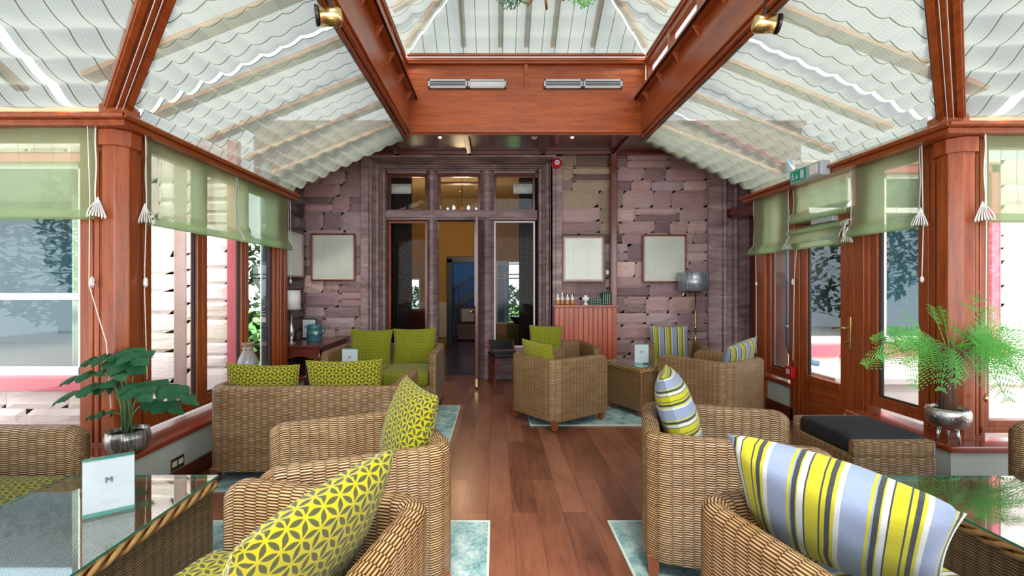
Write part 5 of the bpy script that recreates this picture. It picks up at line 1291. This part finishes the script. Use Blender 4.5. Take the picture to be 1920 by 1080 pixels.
# ---- fern in silver tripod pot, right sill
P = Vector((2.865, 2.885, .362)); fern = thing('potted_fern', 'large bright green fern in a silver bowl on tripod legs on the right sill corner', 'plant', P)
MB().lathe([(.0, .085), (.05, .09), (.095, .12), (.112, .165), (.110, .205), (.100, .225), (.094, .225), (.10, .19), (0, .17)], P, 30).build('pot', 'silver', fern, smooth=True)
MB().lathe([(0, .20), (.095, .20), (.095, .205)], P, 20, cap=False).build('soil', 'soil', fern)
for k in range(3):
    a = -PI/2+.3+k*2*PI/3; c, s_ = math.cos(a), math.sin(a)
    MB().tube([P+Vector((c*.045, s_*.045, .10)), P+Vector((c*.062, s_*.062, .003))], [.012, .006], 8).build('leg', 'steel', fern, smooth=True)
tm = MB(); tips = []
for k in range(16):
    a = 2*PI*k/16+rnd.uniform(-.2, .2); q = rnd.uniform(.3, 1)
    top = P+Vector((math.cos(a)*.10*q, math.sin(a)*.07*q-.015, .50+rnd.uniform(0, .14)))
    tm.tube([P+Vector((math.cos(a)*.034, math.sin(a)*.034, .19)), P+Vector((math.cos(a)*.035*q+.0, math.sin(a)*.03, .34)), top], [.017, .014, .008], 6); tips.append((top, a))
tm.build('trunk', 'trunk', fern, smooth=True)
fb = MB()
def frond(mb, base, a, L, rise, droop, wmax=.13, curl=0):
    N = int(L/.024); pts = []; d = Vector((math.cos(a), math.sin(a)*.75, 0))
    for k in range(N+1):
        t = k/N; pts.append(Vector(base) + d*(L*t) + Vector((0, 0, rise*t - droop*t*t)) + Vector((-d.y, d.x, 0))*curl*t*t)
    mb.tube(pts[::2], .0022, 4)
    for k in range(4, N):
        t = k/N; tg = (pts[k+1]-pts[k-1]).normalized(); s_ = tg.cross(Vector((0, 0, 1))).normalized(); up = s_.cross(tg); sb = .75*(1 if s_.y < 0 else -1); s_ = s_*math.cos(sb)-up*math.sin(sb); up = s_.cross(tg)
        pl_ = wmax*math.sin(PI*min(1, .10+t*.88))**.7*(1.05-.4*t)
        for sg in (-1, 1):
            e = (s_*sg*.85+tg*.5+up*.05).normalized(); f = e.cross(up).normalized(); n = max(4, int(pl_/.0125)); sag = rnd.uniform(.1, .35)
            for j in range(n):
                u = (j+.5)/n; c = pts[k]+e*pl_*u - Vector((0, 0, sag*pl_*u*u)); l = .0145*(1-u*.6)
                for s2 in (-1, 1):
                    b = len(mb.v)
                    for q in (c-e*.0012, c+f*s2*l+e*l*.2, c+f*s2*l*.95+e*l*.55, c+e*.0045): mb.v.append(q)
                    mb.face([b, b+1, b+2, b+3])
specs = [(-2.95, .46, .16, .20), (-2.6, .42, .08, .20), (-2.2, .38, .16, .30), (-1.57, .32, .14, .26), (-1.1, .34, .12, .28), (-.7, .42, .14, .26), (-.35, .50, .14, .24), (.05, .52, .22, .26), (.4, .42, .26, .2), (1.5, .22, .36, .1), (2.6, .36, .24, .2), (3.05, .46, .10, .20), (-2.75, .36, -.04, .22), (-.5, .42, -.02, .24), (.15, .32, .40, .10), (-.15, .38, .30, .2), (-1.8, .30, .26, .24), (-.9, .32, .28, .24), (-2.3, .28, .05, .30), (-1.3, .28, -.02, .26), (.25, .30, .28, .2), (3.3, .34, .22, .2), (-2.0, .26, .02, .26), (-.25, .36, .05, .26), (1.0, .30, .26, .15), (2.2, .30, .26, .15)]
specs += [(a+.22, L*.82, ri*.8+.05, dr*.9) for a, L, ri, dr in specs[:12:2]] + [(-1.57, .16, .42, .06), (.6, .2, .40, .08), (2.6, .22, .38, .08), (-2.4, .2, .36, .08)]
for k, (a, L, ri, dr) in enumerate(specs):
    top, _ = min(tips, key=lambda q: abs((q[1]-a+PI) % (2*PI)-PI)+rnd.random()*.2); frond(fb, top, a, L, ri, dr, .135 if L > .3 else .11, rnd.uniform(-.08, .08))
fb.build('fronds', 'fern', fern)
# ---- hanging brass planter in the lantern
P = Vector((.27, 2.55, 2.98)); r = thing('hanging_planter', 'brass hanging light with trailing greenery at the very top centre', 'hanging light', P)
MB().tube([P+Vector((0, 0, .1)), P+Vector((0, 0, 1.62))], .006, 6).build('chain', 'brass', r)
MB().lathe([(0, -.005), (.02, 0), (.035, .03), (.05, .06), (.03, .10), (.015, .14)], P, 16).build('hub', 'brass', r, smooth=True)
for k in range(6):
    a = k*PI/3+.3; c, s_ = math.cos(a), math.sin(a)
    MB().tube([P+Vector((c*.03, s_*.03, .04)), P+Vector((c*.12, s_*.12, .0)), P+Vector((c*.17, s_*.17, .05)), P+Vector((c*.15, s_*.15, .10))], [.008, .007, .005, .003], 6).build('arm', 'brass', r, smooth=True)
for (ox, nm) in ((-.19, 1), (.22, 2)):
    mb = MB(); C_ = P+Vector((ox, 0, .05))
    for i in range(420):
        a = rnd.uniform(0, 2*PI); q = rnd.uniform(0, .11); zz = rnd.uniform(-.10, .06)*(1.2-q*6 if nm == 1 else 1-q*5); c = C_+Vector((q*math.cos(a), q*math.sin(a), zz))
        d = Vector((rnd.uniform(-1, 1), rnd.uniform(-1, 1), -rnd.uniform(.2, 1))).normalized()*.014; s_ = d.cross(Vector((.3, 1, .2))).normalized()*.005; b = len(mb.v)
        for q_ in (c, c+d*.5+s_, c+d, c+d*.5-s_): mb.v.append(q_)
        mb.face([b, b+1, b+2, b+3])
    mb.build('trailing_foliage', 'fern' if nm == 2 else 'leaf', r)
    MB().lathe([(0, .0), (.05, .01), (.06, .05), (.05, .05)], C_, 14).build('basket', 'trunk', r)
# ---- chair, pedestal and basket seen around the doorway
r = thing('side_chair', 'small dark wooden chair standing right of the open door leaf', 'chair', (.13, 6.28, 0), .25)
MB().box(-.2, .2, -.2, .2, .40, .44).build('seat', 'black', r, local=True, bevel=.01)
for sx in (-1, 1):
    MB().prism([(-.018, -.018), (.018, -.018), (.018, .018), (-.018, .018)], lambda a, b, t, sx=sx: (sx*.18+a+sx*(.04*(1-t/.4) if t < .2 else 0), -.18+b-(.05 if t < .2 else 0), t), 0, .40).build('leg', 'darkwoodz', r, local=True)
    MB().tube([(sx*.18, .22, 0), (sx*.18, .18, .42), (sx*.17, .22, .60)], .016, 6).build('leg', 'darkwoodz', r, local=True)
MB().box(-.17, .17, .20, .22, .46, .60).build('backrest', 'black', r, local=True)
o = MB().lathe([(.22, 0), (.23, .02), (.23, .70), (.20, .72)], (.42, 7.9, 0), 24).build('fabric_pedestal', 'olivedark', smooth=False); tag(o, 'olive fabric drum stool behind the right light of the stone window', 'stool')
r = thing('wire_basket', 'dark wire basket with a tall handle on the olive drum stool', 'basket', (.42, 7.9, .72))
MB().lathe([(.10, 0), (.17, .08), (.18, .12), (.16, .12)], (.42, 7.9, .72), 18).build('bowl', 'black', r)
MB().tube([(.26, 7.9, .82), (.30, 7.9, 1.05), (.42, 7.9, 1.15), (.54, 7.9, 1.05), (.58, 7.9, .82)], .008, 6).build('handle', 'black', r)
r = thing('hall_armchair', 'brown upholstered armchair far away at the foot of the blue stairs', 'armchair', (-.72, 11.55, 0))
MB().box(-1.0, -.44, 11.4, 11.9, 0, .42).build('seat', 'brownup', r, bevel=.04); MB().box(-1.0, -.44, 11.82, 11.95, .4, .85).build('backrest', 'brownup', r, bevel=.04)
MB().box(-1.02, -.94, 11.4, 11.9, .1, .6).build('armrest', 'brownup', r, bevel=.03); MB().box(-.50, -.42, 11.4, 11.9, .1, .6).build('armrest', 'brownup', r, bevel=.03)
o = MB().box(-.9, -.55, 11.70, 11.80, .44, .78).build('tan_cushion', 'mountcard', bevel=.04); tag(o, 'tan cushion on the brown armchair far in the hall', 'cushion')
r = thing('hall_sideboard', 'dark sideboard behind the left light of the stone window', 'sideboard', (-1.35, 8.6, 0))
MB().box(-1.9, -1.1, 8.4, 8.8, 0, .95).build('carcass', 'darkwoodx', r, bevel=.01)
for k in range(2): d_ = MB().box(-1.88+k*.4, -1.52+k*.4, 8.385, 8.40, .14, .9).build('door', 'darkwoodz', r, bevel=.004); MB().lathe([(.01, 0), (.012, .015)], (-1.55+k*.07, 8.385, .55), 8, RX).build('knob', 'brass', d_)
foliage('hall_plant', (-1.75, 8.55, 1.17), (.18, .15, .20), 'dark leafy plant on the sideboard behind the left light', 160, .05, 'leaf', 'plant', trunk=False)
bpy.data.objects['hall_plant'].location.z = -.05
st(MB().box(-8, 8, 13.5, 40, -.3, -.25).build('ground', 'grass')); foliage('garden_hedge', (-1.2, 22, .4), (9, 1.2, 1.0), 'green hedge beyond the far windows of the hall', 4500, .22, cat='hedge', trunk=False)
